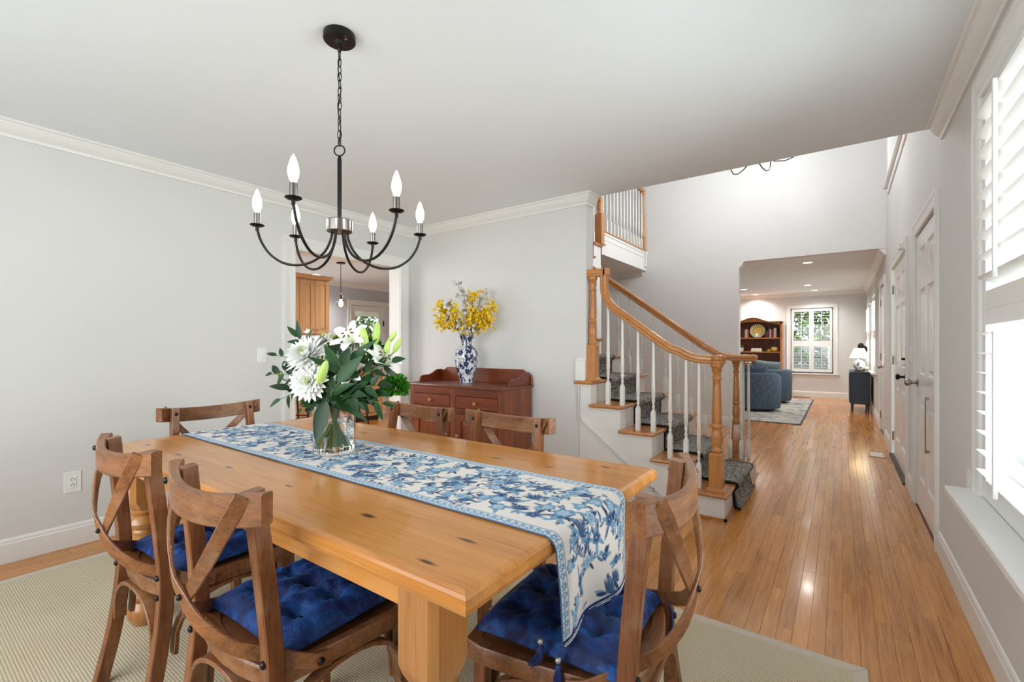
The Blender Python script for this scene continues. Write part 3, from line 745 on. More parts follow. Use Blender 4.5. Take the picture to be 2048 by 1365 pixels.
# =================================================================== dining table
KN = [(-.995, .754), (-1.408, .769), (-1.801, .763), (-.685, .662), (-2.496, .725), (-2.179, .732), (-1.092, 1.432), (-.858, 1.438), (-.695, 1.555), (-.686, .788), (-1.95, 1.45)]
M['pine'] = wood('honey_pine', (212, 146, 74), (176, 108, 46), 'X', 22, .045, .24, .28, vary=.03, bump=.04, knot_rgb=(62, 32, 14),
                 pts=[(x, y, .030 if i % 3 else .045, .010 if i % 2 else .014) for i, (x, y) in enumerate(KN)])
M['pinez'] = wood('honey_pine_legs', (190, 132, 74), (154, 96, 46), 'Z', 22, .05, .28, .45, vary=.05, bump=.04)
TX0, TX1, TY0, TY1, TZ = -2.665, -.535, .61, 1.643, .77
tb = thing('dining_table', 'long honey pine dining table with thick turned legs', 'table')
rings = []
for ins, z in ((.014, TZ-.045), (.004, TZ-.040), (.0, TZ-.028), (.002, TZ-.010), (.006, TZ-.004), (.012, TZ-.0008), (.018, TZ)):
    rings.append([(TX0+ins, TY0+ins, z), (TX1-ins, TY0+ins, z), (TX1-ins, TY1-ins, z), (TX0+ins, TY1-ins, z)])
obj('tabletop', MB().loft(rings), 'pine', tb)
AX0, AX1, AY0, AY1 = -2.52, -.655, .655, 1.60
for (a, b, c, d) in ((AX0, AY0, AX1, AY0+.022), (AX0, AY1-.022, AX1, AY1), (AX0, AY0+.022, AX0+.022, AY1-.022), (AX1-.022, AY0+.022, AX1, AY1-.022)):
    obj('apron', B(a, b, .66, c, d, TZ-.045), 'pine', tb, bevel=.002)
def table_leg():
    mb = MB(); w = .059
    def oct_(r, c, z): return [(c*r*math.cos(q)*1, c*r*math.sin(q), z) for q in [0]]
    def sq(a, ch, z):
        return [(a, -a+ch, z), (a, a-ch, z), (a-ch, a, z), (-a+ch, a, z), (-a, a-ch, z), (-a, -a+ch, z), (-a+ch, -a, z), (a-ch, -a, z)]
    mb.loft([sq(w, .016, .72), sq(w, .016, .54), sq(w*.96, .022, .522), sq(w*.80, .024, .500)])
    prof = [(.046, .50), (.052, .494), (.052, .486), (.046, .480), (.042, .470), (.056, .455), (.061, .440), (.056, .424), (.044, .412), (.048, .404), (.048, .397), (.040, .388), (.038, .372),
            (.046, .350), (.058, .310), (.063, .270), (.062, .235), (.055, .200), (.046, .170), (.041, .150), (.048, .142), (.056, .130), (.056, .120), (.046, .108), (.040, .098), (.046, .088), (.058, .070), (.060, .050), (.054, .030), (.044, .014), (.036, 0)]
    mb.lathe([(r, z) for r, z in prof][::-1], (0, 0, 0), 24)
    return mb
lg = meshof('leg', table_leg(), 'pinez', 35)
for (x, y) in ((-.705, .700), (-.705, 1.555), (-2.46, .700), (-2.46, 1.555)): obj('leg', lg, None, tb, loc=(x, y, .0115))

# =================================================================== cross-back chairs
M['chair'] = wood('worn_brown_elm', (150, 96, 54), (76, 42, 22), 'X', 40, .09, .44, .08, vary=.18, bump=.2, wear=(168, 134, 104), worn=.5)
M['chairz'] = wood('worn_brown_elm_upright', (142, 86, 46), (74, 40, 20), 'Z', 44, .06, .44, .08, vary=.18, bump=.2, wear=(168, 134, 104), worn=.3)
M['seatwood'] = wood('dark_seat_board', (124, 76, 42), (74, 42, 22), 'Y', 30, .08, .38, .15, vary=.1, bump=.1)
M['bolt'] = plain('dark_iron_bolt', (52, 50, 50), .35, .9)
def bez(ts, pts):
    """Catmull-Rom through pts"""
    out = []; n = len(pts)
    P = [Vector(p) for p in pts]; P = [P[0]*2-P[1]]+P+[P[-1]*2-P[-2]]
    for i in range(1, n):
        for k in range(ts):
            t = k/ts; a, b, c, d = P[i-1], P[i], P[i+1], P[i+2]
            out.append(.5*((2*b)+(c-a)*t+(2*a-5*b+4*c-d)*t*t+(3*b-a-3*c+d)*t**3))
    out.append(P[-2]); return out
def rect(w, h, c=.003):
    a, b = w/2, h/2
    return [(-a+c, -b), (a-c, -b), (a, -b+c), (a, b-c), (a-c, b), (-a+c, b), (-a, b-c), (-a, -b+c)]
def bolt(mb, p, n, r=.0095):
    n = Vector(n).normalized(); q = Vector((0, 0, 1)).rotation_difference(n).to_matrix()
    return mb.lathe([(r, 0), (r*.98, .003), (r*.7, .006), (.001, .0075)], p, 10, rot=q)
RW = .25
def rail_y(x): return -.060+.060*(x/RW)**2
def rail_z(x): return -.020*(1-(x/RW)**2)
def make_chair():
    t = thing('dining_chair', 'x', 'chair')
    # top rail, steam-bent
    xs = [-RW+2*RW*i/16 for i in range(17)]
    rings = []
    for x in xs:
        dy = .120*x/RW/RW; L = math.hypot(1, dy); nx, ny = dy/L, -1/L
        th = .012+.006*min(1, (abs(x)/RW)**6); y = rail_y(x); zt = .880+rail_z(x); zb = zt-.072
        c = .004
        rings.append([(x+nx*a, y+ny*a, z) for a, z in ((th-c, zb), (th, zb+c), (th, zt-c), (th-c, zt), (-th+c, zt), (-th, zt-c), (-th, zb+c), (-th+c, zb))])
    obj('top_rail', MB().loft(rings), 'chair', t, smooth=40)
    # rear posts
    for s in (-1, 1):
        pth = bez(4, [(s*.208, -.028, 0), (s*.203, .014, .20), (s*.200, .038, .42), (s*.193, .028, .62), (s*.182, .002, .872)])
        m = MB().sweep(pth, rect(.034, .040), (0, 1, 0)); p = obj('leg', m, 'chairz', t, smooth=40)
        for bp_, bn_ in (((s*.183, .022, .842), (0, 1, 0)), ((s*.199, .017, .475), (0, -1, 0)), ((s*.200, .016, .415), (0, -1, 0)), ((s*.190, -.044, .842), (0, -1, 0))): obj('bolt', bolt(MB(), bp_, bn_), 'bolt', p, smooth=50)
    # front legs
    for s in (-1, 1):
        m = MB().bar((s*.205, .425, 0), (s*.198, .415, .425), .030, .030, (0, 1, 0), .038, .038); obj('leg', m, 'chairz', t, bevel=.003)
    # bent cross strips: each runs from a rail end, bows out behind, wraps to the opposite seat side
    for s in (-1, 1):
        off = .006*s; ins = .040 if s < 0 else 0
        pts = [(s*.216, -.034+ins, .862 if ins else .872), (s*.190, -.045+ins, .828), (s*.135, -.062+off+ins*.45, .752), (s*.055, -.069+off, .658), (0, -.066+off, .608), (-s*.062, -.052+off, .556), (-s*.125, -.018, .508), (-s*.165, .034, .480), (-s*.200, .076, .457), (-s*.227, .125, .436), (-s*.233, .165, .428)]
        P = bez(3, pts); ups = []
        for i in range(len(P)):
            d = (P[min(i+1, len(P)-1)]-P[max(i-1, 0)]).normalized(); out = Vector((P[i].x*2.2, -.35 if P[i].y < .05 else -.05, 0)).normalized()
            ups.append(tuple((out-d*out.dot(d)).normalized()))
        obj('cross_strip', MB().sweep(P, rect(.036, .0085, .002), ups), 'chair', t, smooth=40)
    obj('bolt', bolt(MB(), (0, -.078, .608), (0, -1, 0), .008), 'bolt', t, smooth=50)
    for s in (-1, 1): obj('bolt', bolt(MB(), (s*.238, .135, .434), (s, -.1, 0)), 'bolt', t, smooth=50)
    # seat board and bent rim
    out = []
    for i in range(9):
        a = PI*i/8; out.append((.205*math.cos(a)*-1, .070-.058*math.sin(a)))
    out += [(.215, .15), (.232, .30), (.238, .40), (.225, .452), (.12, .468), (0, .472), (-.12, .468), (-.225, .452), (-.238, .40), (-.232, .30), (-.215, .15)]
    inn = [(x*.86, .25+(y-.25)*.86) for x, y in out]
    obj('seat', MB().loft([[(x, y, .418) for x, y in inn], [(x, y, .438) for x, y in inn]]), 'seatwood', t)
    n = len(out); mb = MB()
    r = [[(x, y, .402) for x, y in out], [(x, y, .440) for x, y in out], [(x*.985, .25+(y-.25)*.985, .445) for x, y in out], [(x, y, .440) for x, y in inn], [(x, y, .402) for x, y in inn]]
    mb.loft(r+[r[0]], True, False); obj('seat_rim', mb, 'chair', t, smooth=35)
    # arched braces between the legs
    def arch(p0, p1, z0, z1, nrm, name='brace'):
        p0, p1 = Vector(p0), Vector(p1); P = []; N = 14
        for i in range(N+1):
            f = i/N; a = PI*f; u = .5-.5*math.cos(a)*1.0
            P.append(Vector((p0.x+(p1.x-p0.x)*u, p0.y+(p1.y-p0.y)*u, z0+(z1-z0)*min(1, math.sin(a)**.62))))
        obj(name, MB().sweep(P, rect(.013, .036, .002), [nrm]*(N+1)) if False else MB().sweep(P, rect(.036, .013, .002), [tuple((Vector(nrm).cross((P[min(i+1, N)]-P[max(i-1, 0)]).normalized())).normalized()) for i in range(N+1)]), 'chair', t, smooth=40)
    arch((-.182, .022, 0), (.182, .022, 0), .225, .392, (0, 1, 0))
    arch((-.180, .410, 0), (.180, .410, 0), .225, .392, (0, 1, 0))
    for s in (-1, 1): arch((s*.202, .060, 0), (s*.205, .400, 0), .225, .392, (1, 0, 0))
    return t
ch0 = make_chair()
CH = [('dining_chair', (-1.925, .508), 0, 'brown cross-back chair on the near long side, the one closer to the wall outlet', 'cross-back chairs around the table'),
      (None, (-1.262, .505), 0, 'brown cross-back chair in the foreground with a bright blue velvet cushion', None),
      (None, (-.360, 1.165), math.radians(95.5), 'brown cross-back chair at the table end nearest the staircase', None),
      (None, (-1.875, 1.742), PI, 'cross-back chair across the table in front of the sideboard drawers, closer to the kitchen doorway', None),
      (None, (-1.280, 1.748), PI, 'cross-back chair across the table in front of the sideboard side panel', None),
      (None, (-2.822, 1.115), -PI/2, 'cross-back chair at the far head of the table against the blank left wall', None)]
for i, (nm, (x, y), rz, lb, gp) in enumerate(CH):
    zz = .0115
    if i == 0: ch0.location = (x, y, zz); ch0.rotation_euler = (0, 0, rz); ch0['label'] = lb; ch0['group'] = gp
    else:
        r_ = dup(ch0, (x, y, zz), rz, lb)
        if i == 2: r_.scale = (-1, 1, 1)

# velvet cushions -------------------------------------------------------------
def velvet():
    t = NT('blue_velvet'); v = t.coord('Object')
    n = t.noise(v, 14, 5, .65, 1.2)
    t.setc(t.ramp(n, [(.32, lin((2, 14, 50))), (.50, lin((2, 42, 108))), (.68, lin((12, 84, 160)))]))
    t.p(Roughness=.62, Sheen_Weight=.55, Sheen_Roughness=.3); t.b.inputs['Sheen Tint'].default_value = (*lin((90, 150, 220)), 1)
    t.bump(t.noise(t.coord('Object', (1, 1, 1)), 38, 4, .65, 1.5), .45, .012); return t.m
M['velvet'] = velvet()
M['navy_cord'] = plain('navy_silk', (22, 46, 104), .5, var=.2, scale=60)
def cushion(seed, label, loc, rz, w=.40, d=.39):
    r = random.Random(seed); N = 44; tufts = [(i*.105, j*.10) for i in (-1, 0, 1) for j in (-1, 0, 1)]
    ph = [r.uniform(0, 6.28) for _ in range(12)]
    top = []; bot = []
    for j in range(N+1):
        for i in range(N+1):
            u, v = i/N*2-1, j/N*2-1
            # rounded pillow outline with soft ears
            e = 1-.055*(1-abs(u)**2)*(abs(v)**3)-.0; f = 1-.055*(1-abs(v)**2)*(abs(u)**3)
            x = u*w/2*f*(1-.05*max(0, v)); y = v*d/2*e
            dome = (max(0, 1-u**4)*max(0, 1-v**4))**.38
            dip = sum(math.exp(-((x-a)**2+(y-b)**2)/(2*.021**2)) for a, b in tufts)
            wr = 0
            for a, b in tufts:
                ang = math.atan2(y-b, x-a); rr = math.hypot(x-a, y-b); wr += math.exp(-(rr/.06)**2)*.0050*math.sin(7*ang+ph[int((a+b)*20) % 12])*min(1, rr/.015)
            edge = max(abs(u), abs(v)); wr += .0045*math.sin(26*math.atan2(v, u)+ph[0])*max(0, edge-.55)/.45*(1-edge**8)
            wr += .004*math.sin(31*x+ph[1]+9*y)*math.sin(27*y+ph[2])
            z = .008+dome*(.056-.034*min(1, dip))+wr*dome
            top.append((x, y, z)); bot.append((x, y, .010-.012*dome+(0 if edge < .98 else .0)))
    mb = MB(); n1 = (N+1)**2
    mb.v = top+bot
    for j in range(N):
        for i in range(N):
            a = j*(N+1)+i; mb.f.append((a, a+1, a+N+2, a+N+1)); mb.f.append((n1+a, n1+a+N+1, n1+a+N+2, n1+a+1))
    for i in range(N):
        for a, b in ((i, i+1), (N*(N+1)+i+1, N*(N+1)+i), ((i+1)*(N+1), i*(N+1)), (i*(N+1)+N, (i+1)*(N+1)+N)): mb.f.append((a, n1+a, n1+b, b))
    c = thing('seat_cushion', label, 'cushion', loc, rz, 'tufted velvet seat cushions')
    obj('cover', mb, 'velvet', c, smooth=80)
    zz = .008+(.056-.034)
    for a, b in tufts: obj('tuft_button', MB().lathe([(.010, zz-.002), (.009, zz+.003), (.001, zz+.006)], (a, b, 0), 10), 'navy_cord', c, smooth=60)
    for s in (-1, 1):
        P = [(s*.17, -d/2+.02, .008), (s*.185, -d/2-.02, .006), (s*.19, -d/2-.03, -.03), (s*.188, -d/2-.028, -.09)]
        obj('tie', MB().tube(bez(4, P), .004, 6), 'navy_cord', c, smooth=60)
    return c
cushion(1, 'blue velvet cushion tufted with buttons on the shaded farther near-side chair', (-1.925, .508+.255, .0115+.452), 0)
cushion(2, 'bright blue tufted velvet cushion on the foreground chair beside the table apron', (-1.262, .505+.255, .0115+.452), 0)
cushion(3, 'deep blue tufted velvet cushion under the hanging end of the table runner', (-.360-.24, 1.165-.035, .0115+.452), math.radians(95.5))

# =================================================================== sideboard
M['cherry'] = wood('red_brown_pine', (128, 58, 26), (76, 28, 12), 'X', 26, .06, .30, .15, knots=0, vary=.14, bump=.05)
M['cherryz'] = wood('red_brown_pine_upright', (140, 70, 34), (86, 36, 15), 'Z', 26, .06, .30, .15, knots=5, vary=.3, bump=.05, knot_rgb=(40, 16, 8))
SX0, SX1, SY0, SY1, SZ = -3.31, -2.225, 2.985, 3.415, .866
sb = thing('sideboard', 'red brown knotty pine sideboard with scalloped gallery against the back wall', 'sideboard')
rings = []
for ins, z in ((.006, SZ-.024), (0, SZ-.016), (.004, SZ-.004), (.012, SZ)):
    rings.append([(SX0-.02+ins, SY0-.025+ins, z), (SX1+.02-ins, SY0-.025+ins, z), (SX1+.02-ins, SY1, z), (SX0-.02+ins, SY1, z)])
obj('top', MB().loft(rings), 'cherry', sb)
nb_ = 5
for s, x in ((0, SX0), (1, SX1-.02)):
    for i in range(nb_):
        a = SY0+.02+(SY1-SY0-.02)*i/nb_; b = SY0+.02+(SY1-SY0-.02)*(i+1)/nb_
        obj('side_board', B(x, a+.0008, .0, x+.02, b-.0008, SZ-.024), 'cherryz', sb, bevel=.001)
obj('back_panel', B(SX0+.02, SY1-.012, .08, SX1-.02, SY1, SZ-.024), 'cherry', sb)
obj('bottom_board', B(SX0+.02, SY0+.02, .08, SX1-.02, SY1-.012, .10), 'cherry', sb)
fr = MB(); xm = (SX0+SX1)/2
stw = .052
for (a, b) in ((SX0, SX0+stw), (xm-.034, xm+.034), (SX1-stw, SX1)): obj('stile', B(a, SY0, .0, b, SY0+.02, SZ-.024), 'cherryz', sb, bevel=.0015)
for (z0, z1) in ((.775, SZ-.024), (.62, .665), (.0, .10)):
    for (a, b) in ((SX0+stw, xm-.034), (xm+.034, SX1-stw)): obj('rail', B(a, SY0+.001, z0, b, SY0+.02, z1), 'cherry', sb, bevel=.0015)
def knob(mb, x, y, z, n=(0, -1, 0), r=.017):
    q = Vector((0, 0, 1)).rotation_difference(Vector(n)).to_matrix()
    mb.lathe([(r*.5, 0), (r*.42, r*.5), (r*.8, r*.9), (r, r*1.3), (r*.9, r*1.7), (r*.4, r*1.95), (.001, r*2)], (x, y, z), 14, rot=q)
for (a, b) in ((SX0+stw, xm-.034), (xm+.034, SX1-stw)):
    dr = obj('drawer', B(a+.003, SY0-.004, .668, b-.003, SY0+.30, .772), 'cherry', sb, bevel=.003)
    kb = MB(); knob(kb, (a+b)/2, SY0-.004, .72); obj('knob', kb, 'pinez', dr, smooth=50)
    g = MB(); x0, x1, z0, z1 = a+.003, b-.003, .103, .617
    g.box(x0, SY0-.003, z0, x0+.055, SY0+.016, z1).box(x1-.055, SY0-.003, z0, x1, SY0+.016, z1).box(x0+.055, SY0-.002, z0, x1-.055, SY0+.016, z0+.06).box(x0+.055, SY0-.002, z1-.06, x1-.055, SY0+.016, z1)
    dd = obj('door', g, 'cherryz', sb, bevel=.0015)
    m2 = MB().loft([[(x0+.055+i, SY0+q, z0+.06+i), (x1-.055-i, SY0+q, z0+.06+i), (x1-.055-i, SY0+q, z1-.06-i), (x0+.055+i, SY0+q, z1-.06-i)] for i, q in ((0, .010), (.03, .0), (.032, -.001))], True, False)
    k = len(m2.v); m2.f.append((k-4, k-3, k-2, k-1)); obj('door_panel', m2, 'cherryz', dd)
    kb = MB(); knob(kb, (x1-.03 if a < xm-.1 else x0+.03), SY0-.004, .43); obj('knob', kb, 'pinez', dd, smooth=50)
    hx = x0 if a < xm-.1 else x1; obj('hinge', MB().box(hx-.006, SY0-.008, .56, hx+.006, SY0-.002, .60).box(hx-.006, SY0-.008, .14, hx+.006, SY0-.002, .18), 'metal_black', dd)
# gallery: back board and two stepped ends
def scallop(y0, y1, h0, h1):
    pts = [(y0, SZ), (y1, SZ), (y1, SZ+h1)]
    ym = y0+(y1-y0)*.55
    pts += [(ym+.07, SZ+h1), (ym+.04, SZ+h1-.012), (ym+.01, SZ+h0+.018), (ym-.03, SZ+h0+.004), (y0+.06, SZ+h0)]
    pts += [(y0+.03, SZ+h0-.006), (y0+.01, SZ+h0-.022), (y0, SZ+h0-.045)]
    return pts
for x in (SX0+.004, SX1-.022):
    obj('gallery_end', MB().prism(scallop(SY0+.10, SY1-.018, .060, .108), 'X', x, x+.018), 'cherry', sb, smooth=30, bevel=.002)
bpz = [(SX0-.012, SZ), (SX1+.012, SZ), (SX1+.012, SZ+.05), (SX1-.0, SZ+.085), (SX1-.03, SZ+.098), (SX1-.06, SZ+.112), (SX1-.085, SZ+.130), (SX0+.085, SZ+.130), (SX0+.06, SZ+.112), (SX0+.03, SZ+.098), (SX0, SZ+.085), (SX0-.012, SZ+.05)]
obj('gallery_back', MB().prism(bpz, 'Y', SY1-.018, SY1), 'cherry', sb, smooth=30, bevel=.002)

# =================================================================== painted cloth helper
class Paint:
    """a small raster used as a printed pattern (flat print on cloth or porcelain)"""
    def __init__(s, w, h, res, bg):
        s.nx, s.ny = int(w/res), int(h/res); s.res = res
        s.X, s.Y = np.meshgrid((np.arange(s.nx)+.5)*res, (np.arange(s.ny)+.5)*res); s.a = np.zeros((s.ny, s.nx, 3)); s.a[:] = bg
    def win(s, x, y, r):
        i0, i1 = max(0, int((x-r)/s.res)), min(s.nx, int((x+r)/s.res)+2); j0, j1 = max(0, int((y-r)/s.res)), min(s.ny, int((y+r)/s.res)+2)
        return slice(j0, j1), slice(i0, i1)
    def put(s, sl, m, c):
        a = s.a[sl]; m = np.clip(m, 0, 1)[..., None]; a[:] = a*(1-m)+np.array(c)*m
    def flower(s, x, y, r, c1, c2, n=6, ph=0, depth=.28, outline=None):
        sl = s.win(x, y, r*1.15); X, Y = s.X[sl]-x, s.Y[sl]-y; R = np.hypot(X, Y); A = np.arctan2(Y, X)
        rr = r*(1-depth+depth*np.abs(np.cos((A+ph)*n/2)))
        e = s.res
        if outline is not None: s.put(sl, (rr-R)/e+.5, outline); s.put(sl, (rr*.90-R)/e+.3, c1)
        else: s.put(sl, (rr-R)/e+.5, c1)
        s.put(sl, ((rr*.62-R)/e+.5)*(.65+.35*np.sin(A*n*3+ph)), c2); s.put(sl, (r*.2-R)/e+.5, c1 if outline is None else outline)
        s.put(sl, (r*.1-R)/e+.5, (.86, .88, .88))
    def leaf(s, x, y, L, w, ang, c1, c2=None):
        sl = s.win(x, y, L*1.1); X, Y = s.X[sl]-x, s.Y[sl]-y; c, d = math.cos(ang), math.sin(ang); U = (X*c+Y*d)/L; V = (-X*d+Y*c)/w
        f = np.clip(4*U*(1-U), 0, 1)**.7; m = ((f-np.abs(V)*2)*w/2/s.res+.3)*((U > 0) & (U < 1)); s.put(sl, m, c1)
        if c2 is not None: s.put(sl, m*(np.abs(V+.12) < .09*f)*.8, c2)
    def stem(s, pts, w, c):
        for (a, b) in zip(pts[:-1], pts[1:]):
            cx, cy = (a[0]+b[0])/2, (a[1]+b[1])/2; L = math.hypot(b[0]-a[0], b[1]-a[1]); sl = s.win(cx, cy, L/2+w*2)
            dx, dy = (b[0]-a[0])/L, (b[1]-a[1])/L; X, Y = s.X[sl]-a[0], s.Y[sl]-a[1]; t = np.clip(X*dx+Y*dy, 0, L); dd = np.hypot(X-t*dx, Y-t*dy); s.put(sl, (w/2-dd)/s.res+.5, c)
def paint_mat(name, rough=.8, coat=0, bump=0, sheen=0, bscale=300):
    t = NT(name); va = t.n('ShaderNodeVertexColor', layer_name='print'); t.l(va.outputs['Color'], t.b.inputs['Base Color']); t.p(Roughness=rough, Coat_Weight=coat, Sheen_Weight=sheen)
    if bump: t.bump(t.noise(t.coord('Object'), bscale, 2), bump, .001)
    return t.m
def painted_grid(name, P, nu, nv, cols, mat, parent=None, closed=False):
    """grid mesh from points (nv rows x nu cols) carrying printed colours"""
    me = bpy.data.meshes.new(name); P = np.asarray(P, dtype=float).reshape(-1, 3)
    i, j = np.meshgrid(np.arange(nu if closed else nu-1), np.arange(nv-1)); a = (j*nu+i).ravel(); b = (j*nu+(i+1) % nu).ravel()
    F = np.stack([a, b, b+nu, a+nu], 1)
    me.vertices.add(len(P)); me.vertices.foreach_set('co', P.ravel()); me.loops.add(F.size); me.loops.foreach_set('vertex_index', F.ravel().astype(np.int32))
    me.polygons.add(len(F)); me.polygons.foreach_set('loop_start', np.arange(0, F.size, 4, dtype=np.int32)); me.polygons.foreach_set('loop_total', np.full(len(F), 4, dtype=np.int32))
    me.update(calc_edges=True); me.polygons.foreach_set('use_smooth', [True]*len(F))
    ca = me.color_attributes.new('print', 'FLOAT_COLOR', 'POINT'); c4 = np.ones((len(P), 4)); c4[:, :3] = np.asarray(cols).reshape(-1, 3); ca.data.foreach_set('color', c4.ravel())
    me.materials.append(M[mat] if isinstance(mat, str) else mat); me.validate()
    o = bpy.data.objects.new(name, me); COL.objects.link(o); o.parent = parent; return o
L_ = lambda *c: np.array(lin(c))

# ------------------------------------------------------------------- table runner
M['runner'] = paint_mat('printed_runner_cloth', .8, bump=.15, bscale=600)
RWD, RLEN = .424, 2.105+.243
res = .0026
pt = Paint(RLEN, RWD, res, lin((232, 226, 220)))
navy, blue, mid, pale = L_(34, 58, 98), L_(74, 116, 160), L_(116, 158, 190), L_(172, 202, 218)
prn = random.Random(21)
for k in range(110):
    x, y = prn.uniform(0, RLEN), prn.uniform(.05, RWD-.05); a = prn.uniform(0, 6.28); pts = [(x, y)]
    for q in range(7): a += prn.uniform(-.5, .5); x += .018*math.cos(a); y += .018*math.sin(a); pts.append((x, y))
    pt.stem(pts, .003, mid if k % 2 else blue)
    for q in range(1, 7): pt.leaf(*pts[q], prn.uniform(.020, .034), prn.uniform(.008, .012), a+(1 if q % 2 else -1)*prn.uniform(.6, 1.1), (navy if q % 3 else blue), (pale if q % 2 else None))
nf = 0; placed = []
while nf < 190:
    x, y = prn.uniform(.02, RLEN-.01), prn.uniform(.055, RWD-.055)
    if any(math.hypot(x-a, y-b) < .036 for a, b in placed): nf += .02; continue
    placed.append((x, y)); nf += 1; k = len(placed) % 4; r = prn.uniform(.018, .032)
    for q in range(5): pt.leaf(x, y, r*prn.uniform(1.5, 2.1), .013, prn.uniform(0, 6.28), navy if q % 2 else mid, pale if q == 1 else None)
    if k == 0: pt.flower(x, y, r, mid, pale, 6, prn.uniform(0, 3), outline=blue)
    elif k == 1: pt.flower(x, y, r*.9, pale, mid, 8, prn.uniform(0, 3), .2, outline=blue)
    elif k == 2: pt.flower(x, y, r*.7, blue, navy, 5, prn.uniform(0, 3))
    else:
        for q in range(9): pt.leaf(x, y, r*1.5, .008, -.9+q*.25+x, blue if q % 2 else navy)
# borders with a small scroll
bdr = np.minimum(pt.Y, RWD-pt.Y)
m = ((bdr < .036)).astype(float)[..., None]; base = L_(214, 222, 228)
scr = (np.abs(np.mod(pt.X, .022)-.011-.005*np.sin(bdr*420)) < .0035) | (np.abs(bdr-.020-.006*np.sin(pt.X*285)) < .0022) | (np.abs(np.mod(pt.X, .011)-.0055) < .0012)
bc = np.where(scr[..., None] & (bdr > .008)[..., None] & (bdr < .032)[..., None], mid, base)
pt.a = pt.a*(1-m)+bc*m
for lo, hi, c in ((.0, .004, blue*.8), (.034, .0375, blue)):
    k = ((bdr >= lo) & (bdr < hi))[..., None]; pt.a = np.where(k, c, pt.a)
nx, ny = pt.nx, pt.ny
xs = (np.arange(nx)+.5)*res; ysv = (np.arange(ny)+.5)*res
# path: flat on the table, over the rounded edge, then hanging with slight folds
flat = (TX1-.026)-(-2.64); R = .03
def run_pt(s):
    if s < flat: return (-2.64+s, TZ+.0028, 0)
    q = s-flat
    if q < R*PI/2: a = q/R; return (TX1-.026+R*math.sin(a)+.002, TZ+.0028-R*(1-math.cos(a)), q)
    return (TX1-.026+R+.002, TZ+.0028-R-(q-R*PI/2), q)
PP = np.zeros((ny, nx, 3))
for i, s in enumerate(xs):
    x, z, q = run_pt(s)
    for_y = ysv
    fold = .012*np.sin(ysv/RWD*9+1)*min(1, q/.15)+.012*(ysv/RWD)*min(1, q/.2)
    sag = .0010*np.sin(s*17+ysv*9)*(1 if q == 0 else 0)
    PP[:, i, 0] = x+fold; PP[:, i, 1] = .902+ysv*(1-.10*min(1, q/.26))+.020*min(1, q/.26)**1.3; PP[:, i, 2] = z+sag*.8+(0 if q == 0 else 0)
tr = thing('table_runner', 'blue and white floral cloth runner along the table with a tasselled end', 'table runner')
o = painted_grid('cloth', PP, nx, ny, pt.a, 'runner', tr)
md = o.modifiers.new('thick', 'SOLIDIFY'); md.thickness = .0022; md.offset = 1
M['bead'] = plain('silver_beads', (196, 200, 206), .2, .8, var=.1)
endr = PP[:, -1, :]
bd = MB()
for k in range(4, ny-2, 2):
    p = endr[k]
    for dz in (.002, -.004): bd.lathe([(.0006, -.0032), (.0026, -.002), (.0034, 0), (.0026, .002), (.0006, .0032)], (p[0]+.001, p[1]+(.0026 if dz < 0 else 0), p[2]+dz), 6)
obj('bead_edging', bd, 'bead', tr, smooth=60, kind='stuff')
hem = MB().sweep([tuple(endr[k]+np.array([0, 0, .006])) for k in range(0, ny, 8)]+[tuple(endr[-1]+np.array([0, 0, .006]))], rect(.006, .010, .001), (0, 0, 1)); obj('hem', hem, 'navy_cord', tr)
def tassel(p, top, mat, lab=None, L=.062, lean=(0, 0)):
    p = Vector(p); top = Vector(top)
    t_ = MB().tube([top, p+Vector((0, 0, .016))], .0012, 5); cord = obj('tassel_cord', t_, 'navy_cord', tr)
    obj('tassel_bead', MB().lathe([(.001, -.008), (.006, -.006), (.0085, 0), (.006, .006), (.001, .008)], p+Vector((0, 0, .008)), 12), 'bead', cord, smooth=60)
    b = MB(); b.lathe([(.004, 0), (.008, -.004), (.0085, -.012), (.006, -.018)], p, 12)
    for k in range(34):
        a = prn.uniform(0, 6.28); r0, r1 = .006, prn.uniform(.004, .016)
        b.tube([p+Vector((r0*math.cos(a)*.8, r0*math.sin(a)*.8, -.014)), p+Vector((r1*math.cos(a)*.8+lean[0]*.4, r1*math.sin(a)*.8+lean[1]*.4, -.035)), p+Vector((r1*math.cos(a)+lean[0], r1*math.sin(a)+lean[1], -L+prn.uniform(0, .008)))], .0013, 4)
    obj('tassel', b, mat, cord, smooth=60, kind='stuff', label=lab)
e0 = endr[0]
tassel((e0[0]-.008, e0[1]-.004, e0[2]-.040), tuple(e0), 'navy_cord', L=.05)
tassel((e0[0]-.052, e0[1]-.010, e0[2]-.010), (e0[0]-.006, e0[1]+.01, e0[2]+.003), 'navy_cord', lean=(-.018, 0), L=.055)

# ------------------------------------------------------------------- blue and white vase
M['porcelain'] = paint_mat('painted_porcelain', .12, coat=.6)
vprof = [(.050, 0), (.056, .003), (.058, .010), (.060, .03), (.072, .07), (.090, .13), (.104, .19), (.110, .24), (.107, .275), (.094, .305), (.072, .325), (.056, .338), (.051, .352), (.049, .375), (.051, .40), (.060, .425), (.068, .434), (.066, .437), (.052, .42), (.044, .38)]
NU, cp_ = 200, []
zz = np.cumsum([0]+[math.hypot(b[0]-a[0], b[1]-a[1]) for a, b in zip(vprof[:-1], vprof[1:])]); NV = 190
rv = np.interp(np.linspace(0, zz[-1], NV), zz, [p[0] for p in vprof]); hv = np.interp(np.linspace(0, zz[-1], NV), zz, [p[1] for p in vprof])
circ = .62; pv = Paint(circ, zz[-1], circ/NU, lin((222, 226, 232)))
NVp = pv.ny; rv = np.interp(np.linspace(0, zz[-1], NVp), zz, [p[0] for p in vprof]); hv = np.interp(np.linspace(0, zz[-1], NVp), zz, [p[1] for p in vprof])
